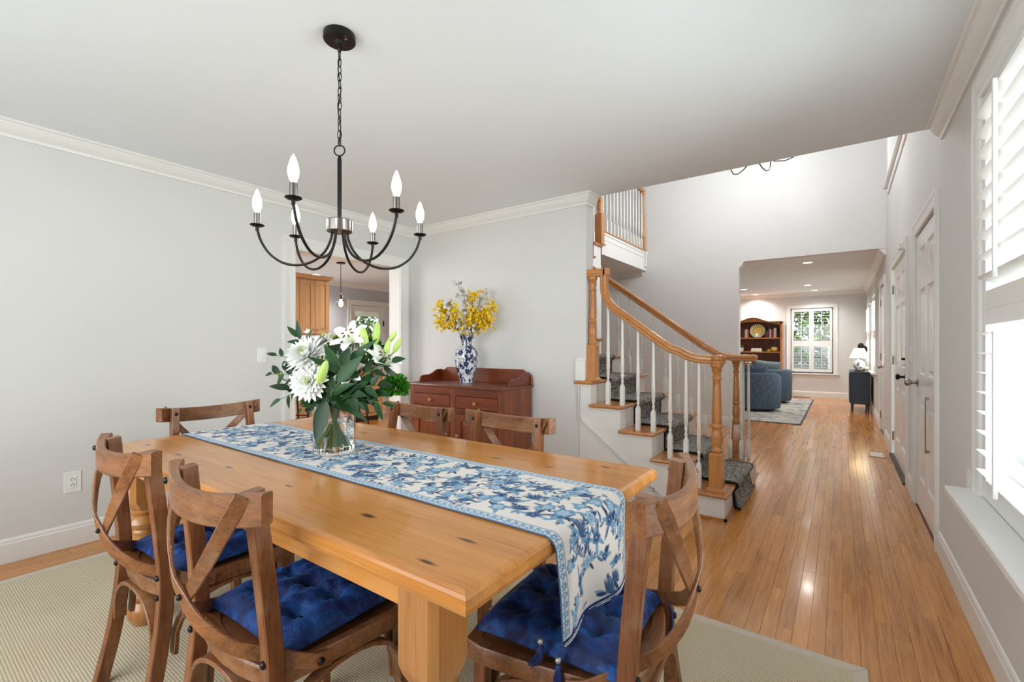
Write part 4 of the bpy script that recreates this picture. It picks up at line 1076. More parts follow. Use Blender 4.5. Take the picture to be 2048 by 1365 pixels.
vn, vb = L_(22, 34, 78), L_(40, 66, 130)
vr = random.Random(5)
for k in range(200):
    x, y = vr.uniform(0, circ), vr.uniform(.02, zz[-1]-.03); a = vr.uniform(0, 6.28); pts = [(x, y)]
    s_ = vr.choice((-1, 1))
    for q in range(9): a += s_*vr.uniform(.3, .7); x += .006*math.cos(a); y += .006*math.sin(a); pts.append((x, y))
    pv.stem(pts, .0042, vn)
for k in range(170):
    x, y = vr.uniform(0.0, circ), vr.uniform(.02, zz[-1]-.04)
    for q in range(4): pv.leaf(x, y, .024, .013, vr.uniform(0, 6.28), vn)
    if k % 3 == 0: pv.flower(x, y, .026, vn, vb, 6, vr.uniform(0, 3))
for lo, hi in ((.005, .009), (.014, .016), (zz[-1]-.075, zz[-1]-.068)):
    m = (pv.Y > lo) & (pv.Y < hi); pv.a[m] = vn
pv.a[(pv.Y < .004)] = L_(220, 222, 226)
th = np.linspace(0, 2*PI, pv.nx, endpoint=False)
VP = np.stack([rv[:, None]*np.cos(th)[None], rv[:, None]*np.sin(th)[None], np.repeat(hv[:, None], pv.nx, 1)], 2)
VX, VY = -2.80, 3.20
fv = thing('porcelain_vase', 'tall blue and white porcelain vase standing on the sideboard', 'vase', (VX, VY, SZ))
painted_grid('body', VP, pv.nx, NVp, pv.a, 'porcelain', fv, closed=True)
obj('foot', MB().lathe([(.001, 0), (.052, 0), (.052, .004), (.001, .005)], seg=40), 'trim', fv, smooth=40)

# ------------------------------------------------------------------- yellow and white branches in it
M['twig'] = plain('brown_twig', (84, 62, 44), .7, var=.2, scale=40)
M['yellow'] = plain('forsythia_yellow', (250, 206, 24), .55, var=.14, scale=30)
M['cream'] = plain('silk_white_petal', (226, 222, 214), .6, var=.05, scale=30)
M['greyleaf'] = plain('dusty_green_leaf', (86, 98, 78), .6, var=.2, scale=30)
def blossom(mb, p, r, n=4, rr=None, face=None, cup=.4):
    """small flower: n pointed petals"""
    rr = rr or random; f = Vector(face) if face is not None else Vector((rr.uniform(-1, 1), rr.uniform(-1.3, .4), rr.uniform(-.3, 1)))
    q = Vector((0, 0, 1)).rotation_difference(f.normalized()).to_matrix(); p = Vector(p); a0 = rr.uniform(0, 6.28)
    for k in range(n):
        a = a0+2*PI*k/n; w = r*.42
        d = Vector((math.cos(a), math.sin(a), 0)); s = Vector((-math.sin(a), math.cos(a), 0))
        vs = [Vector((0, 0, 0)), d*r*.5+s*w+Vector((0, 0, r*cup*.5)), d*r+Vector((0, 0, r*cup)), d*r*.5-s*w+Vector((0, 0, r*cup*.5)), d*r*.55+Vector((0, 0, r*cup*.3))]
        mb.add([p+q @ v for v in vs], [(0, 4, 1), (1, 4, 2), (2, 4, 3), (3, 4, 0)])
def leafmesh(mb, p, d, up, L, w, curl=.2, n=5, fold=.15, pointed=1.0):
    """one leaf blade starting at p along d; gently arched and folded at the midrib"""
    p, d, up = Vector(p), Vector(d).normalized(), Vector(up); s = d.cross(up).normalized(); up = s.cross(d).normalized()
    k0 = len(mb.v); rows = []
    for i in range(n+1):
        t = i/n; hw = w/2*math.sin(PI*min(1, t**.75*.98+.02))**.8 if 0 < t < 1 else w*.03
        c = p+d*(L*t)-up*(curl*L*t*t)
        mb.v += [tuple(c+s*hw+up*(fold*hw)), tuple(c), tuple(c-s*hw+up*(fold*hw))]
    for i in range(n):
        a = k0+i*3; mb.f += [(a, a+1, a+4, a+3), (a+1, a+2, a+5, a+4)]
def branch(name, label, pts, kind, seed, parent=None, base=(0, 0, 0)):
    r = random.Random(seed); P = bez(4, pts)
    t = thing(name, label, 'flower stem', base, 0, 'artificial blossom branches in the porcelain vase')
    tw = MB().tube(P, .0028, 5, radii=[.0035*(1-.6*i/len(P)) for i in range(len(P))])
    bl = MB(); lf = []; n = len(P)
    for i in range(int(n*.38), n):
        f = i/n
        for rep in range(4 if kind == 'yellow' else 3):
            q = P[i]+Vector((r.gauss(0, .026), r.gauss(0, .022), r.gauss(0, .026))); tw.tube([P[i], q], .0011, 3)
            if kind == 'yellow':
                for m_ in range(3): blossom(bl, q+Vector((r.gauss(0, .010), r.gauss(0, .010), r.gauss(0, .010))), r.uniform(.013, .021), 4, r)
            elif r.random() < .55:
                for m_ in range(3): blossom(bl, q+Vector((r.gauss(0, .006), r.gauss(0, .006), r.gauss(0, .006))), r.uniform(.016, .024), 5, r, cup=.5)
            else: lf.append((q, Vector((r.uniform(-1, 1), r.uniform(-1, .5), r.uniform(-.2, 1))), r.uniform(.022, .036)))
    obj('stem', tw, 'twig', t, smooth=60)
    obj('blossoms', bl, 'yellow' if kind == 'yellow' else 'cream', t, kind='stuff')
    if lf:
        lm_ = MB()
        for q, d, L in lf: leafmesh(lm_, q, d, (0, 0, 1), L, L*.5, n=3)
        obj('leaves', lm_, 'greyleaf', t, kind='stuff')
    return t
bz = SZ+.30; vb_ = (VX, VY, bz)
c_, s_ = math.cos(YAW), math.sin(YAW)
def V2(u, v, w=0):   # u = sideways as seen from the table, v = up, w = towards the table
    return (u*c_+w*s_, u*s_-w*c_, v)
br = [('yellow', 'leftmost yellow forsythia spray leaning out over the sideboard', [(0, 0), (-.03, .14), (-.13, .24), (-.20, .33), (-.215, .37)], .02),
      ('yellow', 'low yellow spray arching to the left of the white buds', [(-.01, 0), (-.05, .13), (-.13, .20), (-.20, .22), (-.22, .26)], .08),
      ('yellow', 'yellow forsythia spray with the tallest clump of bloom', [(0, 0), (.03, .15), (.06, .30), (.055, .42), (.065, .47)], .0),
      ('yellow', 'rightmost yellow spray reaching toward the stairs', [(.01, 0), (.06, .14), (.14, .22), (.21, .31), (.235, .38)], .03),
      ('yellow', 'yellow spray drooping low on the right of the vase', [(.01, 0), (.05, .12), (.12, .18), (.19, .21), (.22, .26)], .08),
      ('yellow', 'short yellow spray in the middle above the vase mouth', [(0, 0), (.0, .12), (.02, .20), (.04, .27), (.07, .33)], .07),
      ('yellow', 'yellow spray standing between the left sprays and the middle', [(0, 0), (-.02, .14), (-.06, .24), (-.10, .31), (-.12, .36)], .05),
      ('yellow', 'yellow spray filling the right of centre', [(0, 0), (.03, .12), (.09, .22), (.13, .28), (.17, .30)], .07),
      ('white', 'tall white blossom branch with a leafy tip above the rest', [(0, 0), (.0, .16), (.0, .34), (-.03, .47), (-.09, .56)], .0),
      ('white', 'white blossom branch on the left among the yellow', [(0, 0), (-.04, .14), (-.09, .24), (-.13, .33), (-.14, .39)], .06),
      ('white', 'short white blossom cluster at the front of the vase mouth', [(0, 0), (-.02, .12), (-.02, .16), (-.03, .20), (-.04, .24)], .07),
      ('white', 'white blossom branch curving low to the right', [(0, 0), (.03, .12), (.06, .155), (.09, .16), (.11, .17)], .06),
      ('white', 'leafy branch with dark leaves pointing right at the top', [(0, 0), (.04, .18), (.09, .32), (.13, .42), (.19, .46)], -.02)]
for i, (kd_, lb, pts, w) in enumerate(br):
    P = [V2(u*1.04, v*1.12, w*min(1, v/.2)) for u, v in pts]; P[0] = (P[0][0], P[0][1], -.12)
    branch('forsythia_branch' if kd_ == 'yellow' else 'blossom_branch', lb, P, kd_, 40+i, base=(VX, VY, bz+.0))
    P = None

# ------------------------------------------------------------------- glass vase with the bouquet
GX, GY, GZ, GR, GH = -1.69, 1.115, TZ+.0052, .082, .205
gv = thing('glass_vase', 'clear glass cylinder vase of water on the table runner', 'vase', (GX, GY, GZ))
obj('glass_wall', MB().lathe([(.001, 0), (GR-.004, 0), (GR, .004), (GR, GH-.002), (GR-.002, GH), (GR-.004, GH-.002), (GR-.004, .014), (.001, .012)], seg=48), 'glass', gv, smooth=40)
M['water'] = glass('vase_water', (.93, .96, .90), 0, 1.33)
obj('water', MB().lathe([(.001, .0125), (GR-.0045, .0145), (GR-.0045, .125), (.001, .125)], seg=48), 'water', gv, smooth=40)
def leafmat(name, rgb, rgb2, rough=.35):
    t = NT(name); r = rand_fac(t); t.setc(t.mix(r, lin(rgb), lin(rgb2))); t.p(Roughness=rough)
    t.b.inputs['Transmission Weight'].default_value = 0; t.b.inputs['Subsurface Weight'].default_value = 0; return t.m
M['leaf'] = leafmat('dark_glossy_leaf', (10, 42, 12), (24, 72, 22), .5)
M['leaf_light'] = leafmat('fresh_leaf', (70, 126, 48), (98, 150, 62), .4)
M['stemgreen'] = leafmat('green_stem', (78, 120, 54), (120, 150, 84), .4)
M['bud'] = leafmat('lily_bud_green', (160, 196, 86), (190, 214, 120), .4)
M['budtip'] = leafmat('pale_bud', (206, 220, 160), (224, 232, 188), .4)
M['petal'] = plain('white_petal', (240, 240, 236), .5, var=.02, scale=20); M['petal'].node_tree.nodes['Principled BSDF'].inputs['Subsurface Weight'].default_value = .0
M['petal_green'] = plain('greenish_white_centre', (222, 228, 196), .5, var=.04, scale=20)
M['anther'] = plain('brown_anther', (92, 44, 20), .7, var=.2, scale=60)
M['trick'] = leafmat('bright_green_tufts', (40, 104, 18), (84, 158, 36), .6)
M['berry'] = leafmat('green_berry', (150, 172, 62), (186, 198, 96), .35)
BO = Vector((GX, GY, 0))
def bp(u, v, w=0): return Vector((GX+u*c_+w*s_, GY+u*s_-w*c_, TZ+v))    # sideways, height above the table, toward the viewer
fw = Vector((s_, -c_, 0)); rt = Vector((c_, s_, 0)); upv = Vector((0, 0, 1))
def stem_to(parent, p, seed, r0=.0032, mat='stemgreen'):
    r = random.Random(seed); dv = p-bp(0, .18, 0); foot = bp(-dv.dot(rt)*.30+r.uniform(-.02, .02), .022, -dv.dot(fw)*.3+r.uniform(-.03, .03))
    f = foot-Vector((GX, GY, foot.z)); 
    if math.hypot(f.x, f.y) > .066: f *= .066/math.hypot(f.x, f.y); foot = Vector((GX+f.x, GY+f.y, foot.z))
    mid_ = bp(dv.dot(rt)*.16, .20, dv.dot(fw)*.16); m = mid_-Vector((GX, GY, mid_.z))
    if math.hypot(m.x, m.y) > .066: m *= .066/math.hypot(m.x, m.y); mid_ = Vector((GX+m.x, GY+m.y, mid_.z))
    return obj('stem', MB().tube(bez(5, [foot, (foot+mid_)/2+Vector((0, 0, .0)), mid_, mid_+(p-mid_)*.5+Vector((0, 0, .01)), p]), r0, 7), mat, parent, smooth=60)
GRP = 'flowers and foliage in the glass vase'
def petal(mb, q, p, a, r0, L, w, lift, curl, n=4):
    """narrow petal: a = angle round the axis, lift = start slope, curl = change of slope"""
    k0 = len(mb.v); x, z = r0, 0; sl = lift
    for i in range(n+1):
        t = i/n; hw = w/2*math.sin(PI*(.12+.80*t))**.7*(1 if i < n else .35)
        for s in (-1, 0, 1):
            v = Vector((x*math.cos(a)-s*hw*math.sin(a), x*math.sin(a)+s*hw*math.cos(a), z+abs(s)*hw*.35)); mb.v.append(tuple(p+q @ v))
        x += math.cos(sl)*L/n; z += math.sin(sl)*L/n; sl += curl/n
    for i in range(n):
        b = k0+i*3; mb.f += [(b, b+1, b+4, b+3), (b+1, b+2, b+5, b+4)]
def mum(label, p, face, R, seed, spider=False):
    r = random.Random(seed); t = thing('chrysanthemum', label, 'flower', group=GRP); q = upv.rotation_difference(Vector(face).normalized()).to_matrix()
    stem_to(t, p, seed); i = 0
    rows_ = [(22, 1.0, .02, .14), (20, .88, .30, .1), (18, .72, .60, -.0), (16, .54, .85, -.1), (12, .38, 1.1, -.15), (8, .24, 1.3, -.1)]
    if spider: rows_ = [(18, 1.12, -.25, .75), (18, 1.0, .0, .8), (18, .88, .3, .85), (16, .70, .60, .9), (14, .52, .9, 1.0), (10, .34, 1.15, 1.0)]
    for j, (n, f, lift, curl) in enumerate(rows_):
        mb = MB()
        for k in range(n):
            petal(mb, q, p, 2*PI*(k+.5*(j % 2))/n+r.uniform(-.06, .06), R*.05, R*f*r.uniform(.9, 1.06), R*(.30 if not spider else .20)*(.6+.4*f), lift+r.uniform(-.08, .08), curl)
        obj('petals', mb, 'petal' if j < 4 else 'petal_green', t, smooth=60, kind='stuff')
    return t
mum('large shaggy white chrysanthemum with curling petals, upper left of the bouquet', bp(-.095, .405, .05), fw*.75-rt*.25+upv*.65, .082, 3, True)
mum('flat open white chrysanthemum low at the front of the bouquet', bp(-.066, .298, .085), fw*1.0-rt*.08+upv*.22, .079, 4)
mum('small white chrysanthemum half hidden in the middle of the bouquet', bp(.050, .395, .02), -rt*.6+fw*.8+upv*.3, .050, 5, True)
mum('white chrysanthemum mostly hidden behind the lily', bp(-.045, .445, -.06), upv-fw*.2-rt*.3, .060, 9)
def lily(label, p, face, R, seed, lift=1.0):
    r = random.Random(seed); t = thing('lily', label, 'flower', group=GRP); q = upv.rotation_difference(Vector(face).normalized()).to_matrix(); stem_to(t, p, seed)
    for k in range(6):
        mb = MB(); petal(mb, q, p, 2*PI*k/6, .006, R*1.35, R*(.62 if k % 2 else .48), lift-(0 if k % 2 else .06), -lift*1.05, 9); o_ = obj('petal', mb, 'petal', t, smooth=70)
    for k in range(6):
        a = 2*PI*(k+.5)/6; d = q @ Vector((math.cos(a)*.30, math.sin(a)*.30, 1)).normalized(); e = p+d*R*.95
        f_ = obj('stamen', MB().tube([p, e], .0011, 5), 'budtip', t)
        obj('anther', MB().lathe([(.0005, -.008), (.0025, -.005), (.0028, 0), (.0025, .005), (.0005, .008)], e, 8, rot=(q @ Matrix.Rotation(PI/2.4, 3, Vector((math.sin(a), -math.cos(a), 0))))), 'anther', f_, smooth=60)
    return t
lily('open white lily with dark brown anthers at the top of the bouquet', bp(.077, .450, -.01), fw*.75-rt*.15+upv*.6, .072, 11, 1.15)
lily('half open white lily on the right side of the bouquet', bp(.178, .345, .02), rt*.55+upv*.75+fw*.3, .080, 12, 1.35)
lily('white lily seen from the side under the dark leaves', bp(.085, .315, .03), -rt*.1+upv*.45+fw*.9, .062, 13, 1.3)
def budm(label, p, d, L, w, seed):
    t = thing('lily_bud', label, 'flower', group=GRP); d = Vector(d).normalized(); q = upv.rotation_difference(d).to_matrix(); b = p-d*L*.5
    stem_to(t, b, seed, .0028)
    mb = MB(); rings = []
    for (r_, z) in ((.10, 0), (.55, .06), (.86, .2), (1.0, .42), (.96, .62), (.74, .82), (.40, .95), (.06, 1.0)):
        ring = []
        for j in range(18):
            a = 2*PI*j/18; rr = w/2*r_*(1-.13*abs(math.cos(1.5*a))**6-.02); ring.append(b+q @ Vector((rr*math.cos(a), rr*math.sin(a), L*z)))
        rings.append(ring)
    mb.loft(rings); obj('bud', mb, 'bud', t, smooth=60)
budm('plump green lily bud standing upright beside the open lily', bp(.128, .465, .02), upv-rt*.10+fw*.1, .104, .036, 21)
budm('tallest green lily bud above the dark leaves', bp(.172, .490, .0), upv+rt*.12, .098, .034, 22)
budm('yellow green lily bud leaning right, below the tallest bud', bp(.232, .475, -.02), rt*.75+upv*.9, .060, .022, 23)
budm('pale green lily bud above the half open lily', bp(.218, .432, .01), upv+rt*.28, .066, .026, 24)
budm('rightmost green lily bud', bp(.258, .440, .0), upv+rt*.55, .066, .025, 25)
budm('large green lily bud at the front between the chrysanthemum and the leaves', bp(-.004, .335, .11), upv*1.0+rt*.45+fw*.2, .106, .038, 26)
def tuft(label, p, R, seed):
    r = random.Random(seed); t = thing('green_dianthus', label, 'flower', group=GRP); stem_to(t, p, seed); mb = MB()
    for k in range(900):
        th_, ph_ = r.uniform(0, 6.28), math.acos(r.uniform(-.6, 1)); n = Vector((math.sin(ph_)*math.cos(th_), math.sin(ph_)*math.sin(th_), math.cos(ph_)))
        a = p+n*R*.55*r.random()**.3; e = p+n*R*r.uniform(.82, 1.06)+Vector((r.gauss(0, .003), r.gauss(0, .003), r.gauss(0, .003))); s = n.cross(Vector((r.gauss(0, 1), r.gauss(0, 1), r.gauss(0, 1)))).normalized()*.0016
        u_ = n.cross(s).normalized()*.003
        mb.add([a-s, a+s, e+s*1.2+u_, e-s*1.2-u_, (e+a)/2+u_], [(0, 1, 4), (1, 2, 4), (2, 3, 4), (3, 0, 4)])
    obj('tufts', mb, 'trick', t, kind='stuff'); return t
tuft('large frilly bright green ball hanging low at the right of the bouquet', bp(.252, .268, .01), .058, 31)
tuft('small frilly green ball between the lily and the shaggy chrysanthemum', bp(.028, .425, -.02), .036, 32)
tuft('frilly dark green ball behind the upright buds', bp(.145, .44, -.04), .034, 33)
def berries(label, p, R, n, seed, flowers=0):
    r = random.Random(seed); t = thing('hypericum_sprig', label, 'flower', group=GRP); stem_to(t, p-upv*R, seed, .0022)
    for k in range(n):
        e = p+Vector((r.gauss(0, R*.5), r.gauss(0, R*.5), r.gauss(0, R*.45))); s_o = obj('stalk', MB().tube([p-upv*R, e], .0010, 4), 'stemgreen', t)
        obj('berry', MB().lathe([(.0008, -.0075), (.0052, -.005), (.0068, 0), (.0050, .006), (.0008, .010)], e, 10), 'berry', s_o, smooth=60)
    if flowers:
        mb = MB()
        for k in range(flowers): blossom(mb, p+Vector((r.gauss(0, R*.8), r.gauss(0, R*.8), r.gauss(0, R*.5))), .015, 5, r, cup=.9)
        obj('blossoms', mb, 'petal', t, kind='stuff')
berries('sprig of green berries between the two big chrysanthemums', bp(-.008, .368, .07), .026, 9, 41)
berries('sprig of green berries over the front chrysanthemum', bp(-.030, .348, .08), .020, 6, 42)
berries('cluster of cream buds and berries behind the shaggy chrysanthemum', bp(-.035, .462, -.02), .034, 12, 43, 7)
berries('small cream bud cluster at the top left of the bouquet', bp(-.002, .475, -.04), .028, 9, 44, 4)
berries('lone yellow green berries at the left edge of the bouquet', bp(-.215, .325, .03), .012, 4, 45)
def foliage(label, base, tip, n, L, w, seed, droop=.2, mat='leaf'):
    """leafy twig: leaves in pairs up a curved stem"""
    r = random.Random(seed); t = thing('leafy_branch', label, 'foliage', group=GRP); base, tip = Vector(base), Vector(tip)
    mid_ = (base+tip)/2+upv*.02; P = bez(6, [base, mid_, tip]); m0 = bp(0, .17, 0)
    foot = bp(-(base-m0).dot(rt)*.3, .03, r.uniform(-.03, .03)); mm = m0+(base-m0)*.25; k_ = mm-Vector((GX, GY, mm.z))
    obj('stem', MB().tube(bez(4, [foot, mm])+P[1:] if False else bez(4, [foot, mm, base])[:-1]+P, .0017, 5), 'stemgreen', t, smooth=60)
    for k in range(n):
        f = .10+.90*k/(n-1); i = min(len(P)-1, int(f*(len(P)-1))); d = (P[min(i+1, len(P)-1)]-P[max(i-1, 0)]).normalized()
        side = d.cross(fw).normalized()*(1 if k % 2 else -1)
        dr = (d*r.uniform(.5, 1.0)+side*(0 if k == n-1 else r.uniform(.7, 1.2))+fw*r.uniform(-.35, .35)).normalized()
        mb = MB(); LL = L*r.uniform(.75, 1.1); leafmesh(mb, P[i], dr, (fw*.8+upv*.6), LL, w*r.uniform(.8, 1.1), curl=droop*r.uniform(.2, 1.5), n=6, fold=.25)
        obj('leaf', mb, mat, t, smooth=70)
F_ = [('dark leafy twig at the upper left edge of the bouquet', (-.09, .36, .0), (-.150, .475, .0), 7, .075, .026, .1),
      ('leafy twig reaching farthest left with curled narrow leaves', (-.08, .32, .02), (-.225, .400, .02), 7, .060, .020, .4),
      ('leafy twig low on the left beside the flat chrysanthemum', (-.08, .28, .05), (-.235, .325, .04), 7, .062, .026, .3),
      ('drooping leafy twig at the lower left of the bouquet', (-.06, .24, .04), (-.200, .225, .04), 6, .060, .022, .4),
      ('twig of rounded dark leaves arching right in front of the lilies', (.07, .25, .09), (.250, .375, .06), 9, .064, .030, .3),
      ('twig of broad dark leaves below the half open lily', (.05, .22, .08), (.200, .285, .08), 8, .070, .032, .4),
      ('twig of dark leaves spreading low to the right', (.04, .20, .06), (.210, .210, .05), 7, .066, .024, .6),
      ('dark leafy twig filling the middle of the bouquet', (.0, .20, .08), (.060, .300, .09), 8, .070, .030, .4),
      ('leafy twig behind the flat chrysanthemum', (-.04, .20, .03), (-.095, .270, .03), 8, .066, .028, .5),
      ('leafy twig at the back of the bouquet', (.0, .24, -.05), (-.01, .400, -.08), 9, .075, .030, .3),
      ('dark twig behind the right hand buds', (.06, .26, -.04), (.150, .400, -.05), 8, .070, .030, .3),
      ('broad dark leaves bunched behind the front bud', (.0, .22, .05), (.030, .360, .04), 8, .085, .042, .3),
      ('dark broad leaf twig filling the lower right of the bouquet', (.05, .20, .04), (.170, .250, .05), 9, .080, .036, .4),
      ('dark twig low at the centre over the vase rim', (.0, .19, .05), (.075, .230, .10), 8, .072, .036, .5),
      ('dark twig under the shaggy chrysanthemum', (-.03, .22, .02), (-.150, .330, .02), 8, .072, .034, .3),
      ('dark twig spreading low and left over the vase', (-.03, .20, .05), (-.150, .270, .06), 9, .072, .034, .4),
      ('dark broad twig low at the front of the bouquet', (.01, .19, .07), (.110, .250, .11), 9, .072, .036, .4),
      ('dark twig between the two large chrysanthemums at the back', (-.04, .26, -.01), (-.130, .400, -.03), 9, .075, .034, .2),
      ('dark twig behind the front chrysanthemum reaching up', (-.02, .26, .02), (.020, .400, .02), 9, .080, .038, .2),
      ('low fresh leaf twig over the vase rim', (-.02, .18, .06), (-.105, .185, .06), 6, .050, .026, .5)]
for i, (lb, a, b, n, L, w, dr) in enumerate(F_): foliage(lb, bp(*a), bp(*b), n, L, w, 60+i, dr)
def bigleaves(label, specs, seed):
    t = thing('lily_foliage', label, 'foliage', group=GRP); stem_to(t, bp(.06, .34, .06), seed, .0045)
    for (a, b, w, curl, nrm) in specs:
        a, b = bp(*a), bp(*b); mb = MB(); leafmesh(mb, a, b-a, fw*nrm[0]+upv*nrm[1]+rt*nrm[2], (b-a).length, w, curl=curl, n=9, fold=.3); obj('leaf', mb, 'leaf', t, smooth=70)
bigleaves('lily stem with the long broad dark leaves across the bouquet', [
    ((.055, .345, .07), (.188, .470, .08), .040, .12, (1, .4, 0)), ((.050, .300, .09), (.150, .400, .12), .055, .05, (1, .3, 0)),
    ((.060, .330, .09), (-.055, .405, .12), .034, .10, (.8, .8, 0)), ((.050, .340, .08), (-.005, .445, .09), .040, .0, (1, .2, .3)),
    ((.060, .36, .08), (.100, .430, .10), .045, .0, (1, .1, 0)), ((.03, .250, .09), (.110, .300, .13), .04, .2, (.9, .6, 0)),
    ((.0, .225, .085), (-.026, .065, .112), .060, -.03, (1, .15, 0)), ((.05, .22, .09), (.165, .155, .09), .032, .25, (.8, .6, 0)), ((.02, .24, .09), (.14, .215, .12), .036, .15, (.6, .8, 0)),
    ((.07, .37, .05), (.245, .385, .06), .030, .25, (.5, 1, 0))], 71)

# ------------------------------------------------------------------- chandelier
CX, CY = -1.637, 1.103
cd = thing('chandelier', 'six candle black metal chandelier hung on a chain over the table', 'chandelier', (CX, CY, 0))
M['bulb'] = emis('frosted_bulb_glow', (255, 250, 240), 16)
obj('ceiling_canopy', MB().lathe([(.001, HC-.001), (.060, HC-.001), (.062, HC-.006), (.062, HC-.026), (.058, HC-.030), (.020, HC-.030), (.012, HC-.040), (.001, HC-.041)], seg=32), 'metal_black', cd, smooth=35)
m = MB()
for s in (-1, 1): m.lathe([(.001, 0), (.005, .001), (.005, .005), (.001, .006)], (s*.042, 0, HC-.036), 10)
obj('canopy_screw', MB().lathe([(.001, HC-.037), (.005, HC-.036), (.005, HC-.029)], (.042, 0, 0), 10), 'nickel', cd); obj('canopy_screw', MB().lathe([(.001, HC-.037), (.005, HC-.036), (.005, HC-.029)], (-.036, .02, 0), 10), 'nickel', cd)
ztop, zbot = HC-.041, 2.012; n = 14; pitch = (ztop-zbot)/n
for k in range(n):
    zc = ztop-pitch*(k+.5); hl, hw = pitch*.62, .0075; P = []
    for j in range(14):
        a = 2*PI*j/14; x, z = hw*math.cos(a), hl*(abs(math.sin(a))**.7)*(1 if math.sin(a) > 0 else -1); rz = k*PI/2+.35+.25*math.sin(k*1.7); P.append((x*math.cos(rz), x*math.sin(rz), zc+z))
    obj('chain_link', MB().tube(P, .0018, 6, closed=True), 'metal_black', cd, smooth=60)
obj('cord', MB().tube([(.004*math.sin(i*1.1), .004*math.cos(i*.9), ztop-(ztop-zbot)*i/16) for i in range(17)], .0022, 6), 'metal_black', cd, smooth=60)
obj('ring', MB().tube([(.021*math.cos(YAW)*math.cos(a), .021*math.sin(YAW)*math.cos(a), 1.992+.021*math.sin(a)) for a in [2*PI*j/24 for j in range(24)]], .0028, 8, closed=True), 'metal_black', cd, smooth=60)
obj('stem', MB().lathe([(.001, 1.712), (.0085, 1.712), (.0085, 1.955), (.007, 1.962), (.005, 1.972), (.001, 1.973)], seg=16), 'metal_black', cd, smooth=40)
M['brushed'] = plain('brushed_dark_nickel', (128, 124, 120), .28, 1, var=.05)
obj('hub', MB().lathe([(.001, 1.664), (.046, 1.664), (.050, 1.667), (.050, 1.709), (.046, 1.713), (.001, 1.713)], seg=36), 'brushed', cd, smooth=35)
for k, ang in enumerate((-146, -59, 1, 66, 120, 179)):
    a = math.radians(ang); ca, sa = math.cos(a), math.sin(a); R = .335
    pts = [(.030, 1.668), (.034, 1.640), (.052, 1.598), (.085, 1.562), (.130, 1.540), (.180, 1.533), (.235, 1.545), (.285, 1.580), (.318, 1.628), (.332, 1.668), (R, 1.688)]
    ar = obj('arm', MB().tube([(r*ca, r*sa, z) for r, z in bez(3, [(x, 0, z) for x, z in pts] if False else [(p[0], p[1], 0) for p in pts])] if False else [(q.x*ca, q.x*sa, q.z) for q in bez(3, [(p[0], 0, p[1]) for p in pts])], .0052, 8), 'metal_black', cd, smooth=60)
    c = (R*ca, R*sa, 0)
    obj('drip_pan', MB().lathe([(.001, 1.672), (.0068, 1.672), (.0068, 1.688), (.020, 1.690), (.0275, 1.695), (.0265, 1.6975), (.013, 1.695), (.001, 1.695)], c, 24), 'metal_black', ar, smooth=40)
    obj('candle_sleeve', MB().lathe([(.012, 1.695), (.012, 1.744), (.010, 1.746), (.001, 1.746)], c, 18), 'brushed', ar, smooth=40)
    obj('bulb', MB().lathe([(.009, 1.746), (.0105, 1.752), (.0155, 1.765), (.0178, 1.780), (.0165, 1.796), (.0115, 1.815), (.006, 1.830), (.002, 1.838), (.0005, 1.840)], c, 18), 'bulb', ar, smooth=60)
    ld = bpy.data.lights.new('bulb_light', 'POINT'); ld.energy = 10; ld.color = (1, .995, .98); ld.shadow_soft_size = .012
    lo = bpy.data.objects.new('bulb_light', ld); COL.objects.link(lo); lo.location = (CX+c[0], CY+c[1], 1.79)

# ------------------------------------------------------------------- wall plates
def plate(mb, x, y, z, w=.072, h=.118, n=1): return mb.box(x, y-w/2, z-h/2, x+n*.006, y+w/2, z+h/2)
M['plastic'] = plain('white_plastic', (240, 240, 238), .3, var=.01)
M['slot'] = plain('dark_slot', (50, 48, 46), .6)
sw = thing('light_switch', 'white rocker light switch on the left wall by the doorway', 'switch', (XL, 1.845, 1.135))
obj('plate', plate(MB(), 0, 0, 0), 'plastic', sw, bevel=.002); obj('rocker', MB().box(.006, -.017, -.034, .0105, .017, .034), 'plastic', sw, bevel=.002)
ol = thing('wall_outlet', 'white double outlet low on the left wall', 'outlet', (XL, .725, .385))
obj('plate', plate(MB(), 0, 0, 0, .078, .125), 'plastic', ol, bevel=.002); fc_ = obj('face', MB().box(.006, -.017, -.034, .009, .017, .034), 'plastic', ol, bevel=.001)
for dz in (-.017, .017):
    for (a, b, c, d) in ((-.009, -.006, -.005, .004), (.006, .009, -.005, .003), (-.003, .003, .006, .010)): obj('slot', MB().box(.009, a, dz+c, .0094, b, dz+d), 'slot', fc_)
ol2 = thing('wall_outlet', 'white outlet beside the end of the window sill', 'outlet', (XR, 2.86, .60))
obj('plate', plate(MB(), 0, 0, 0, .072, .118, -1), 'plastic', ol2, bevel=.002); obj('face', MB().box(-.009, -.017, -.034, -.006, .017, .034), 'plastic', ol2, bevel=.001)
sw2 = thing('light_switch', 'small white switch between the two white doors', 'switch', (XR, 4.95, 1.14))
obj('plate', plate(MB(), 0, 0, 0, .072, .118, -1), 'plastic', sw2, bevel=.002); obj('rocker', MB().box(-.0105, -.017, -.034, -.006, .017, .034), 'plastic', sw2, bevel=.002)
vt = thing('floor_vent', 'flush white floor vent in the foyer near the front door', 'vent', (.32, 6.5, 0))
obj('frame', MB().box(-.075, -.16, 0, .075, -.14, .006).box(-.075, .14, 0, .075, .16, .006).box(-.075, -.14, 0, -.055, .14, .006).box(.055, -.14, 0, .075, .14, .006), 'oaky', vt, label='pale wooden frame')
for i in range(9): obj('slat', B(-.055, -.135+.03*i, .001, .055, -.120+.03*i, .005), 'trim', vt)
vt2 = thing('floor_vent', 'dark floor vent under the far window', 'vent', (-.75, 12.72, 0))
obj('grille', B(-.16, -.05, 0, .16, .05, .006), 'slot', vt2, bevel=.002)

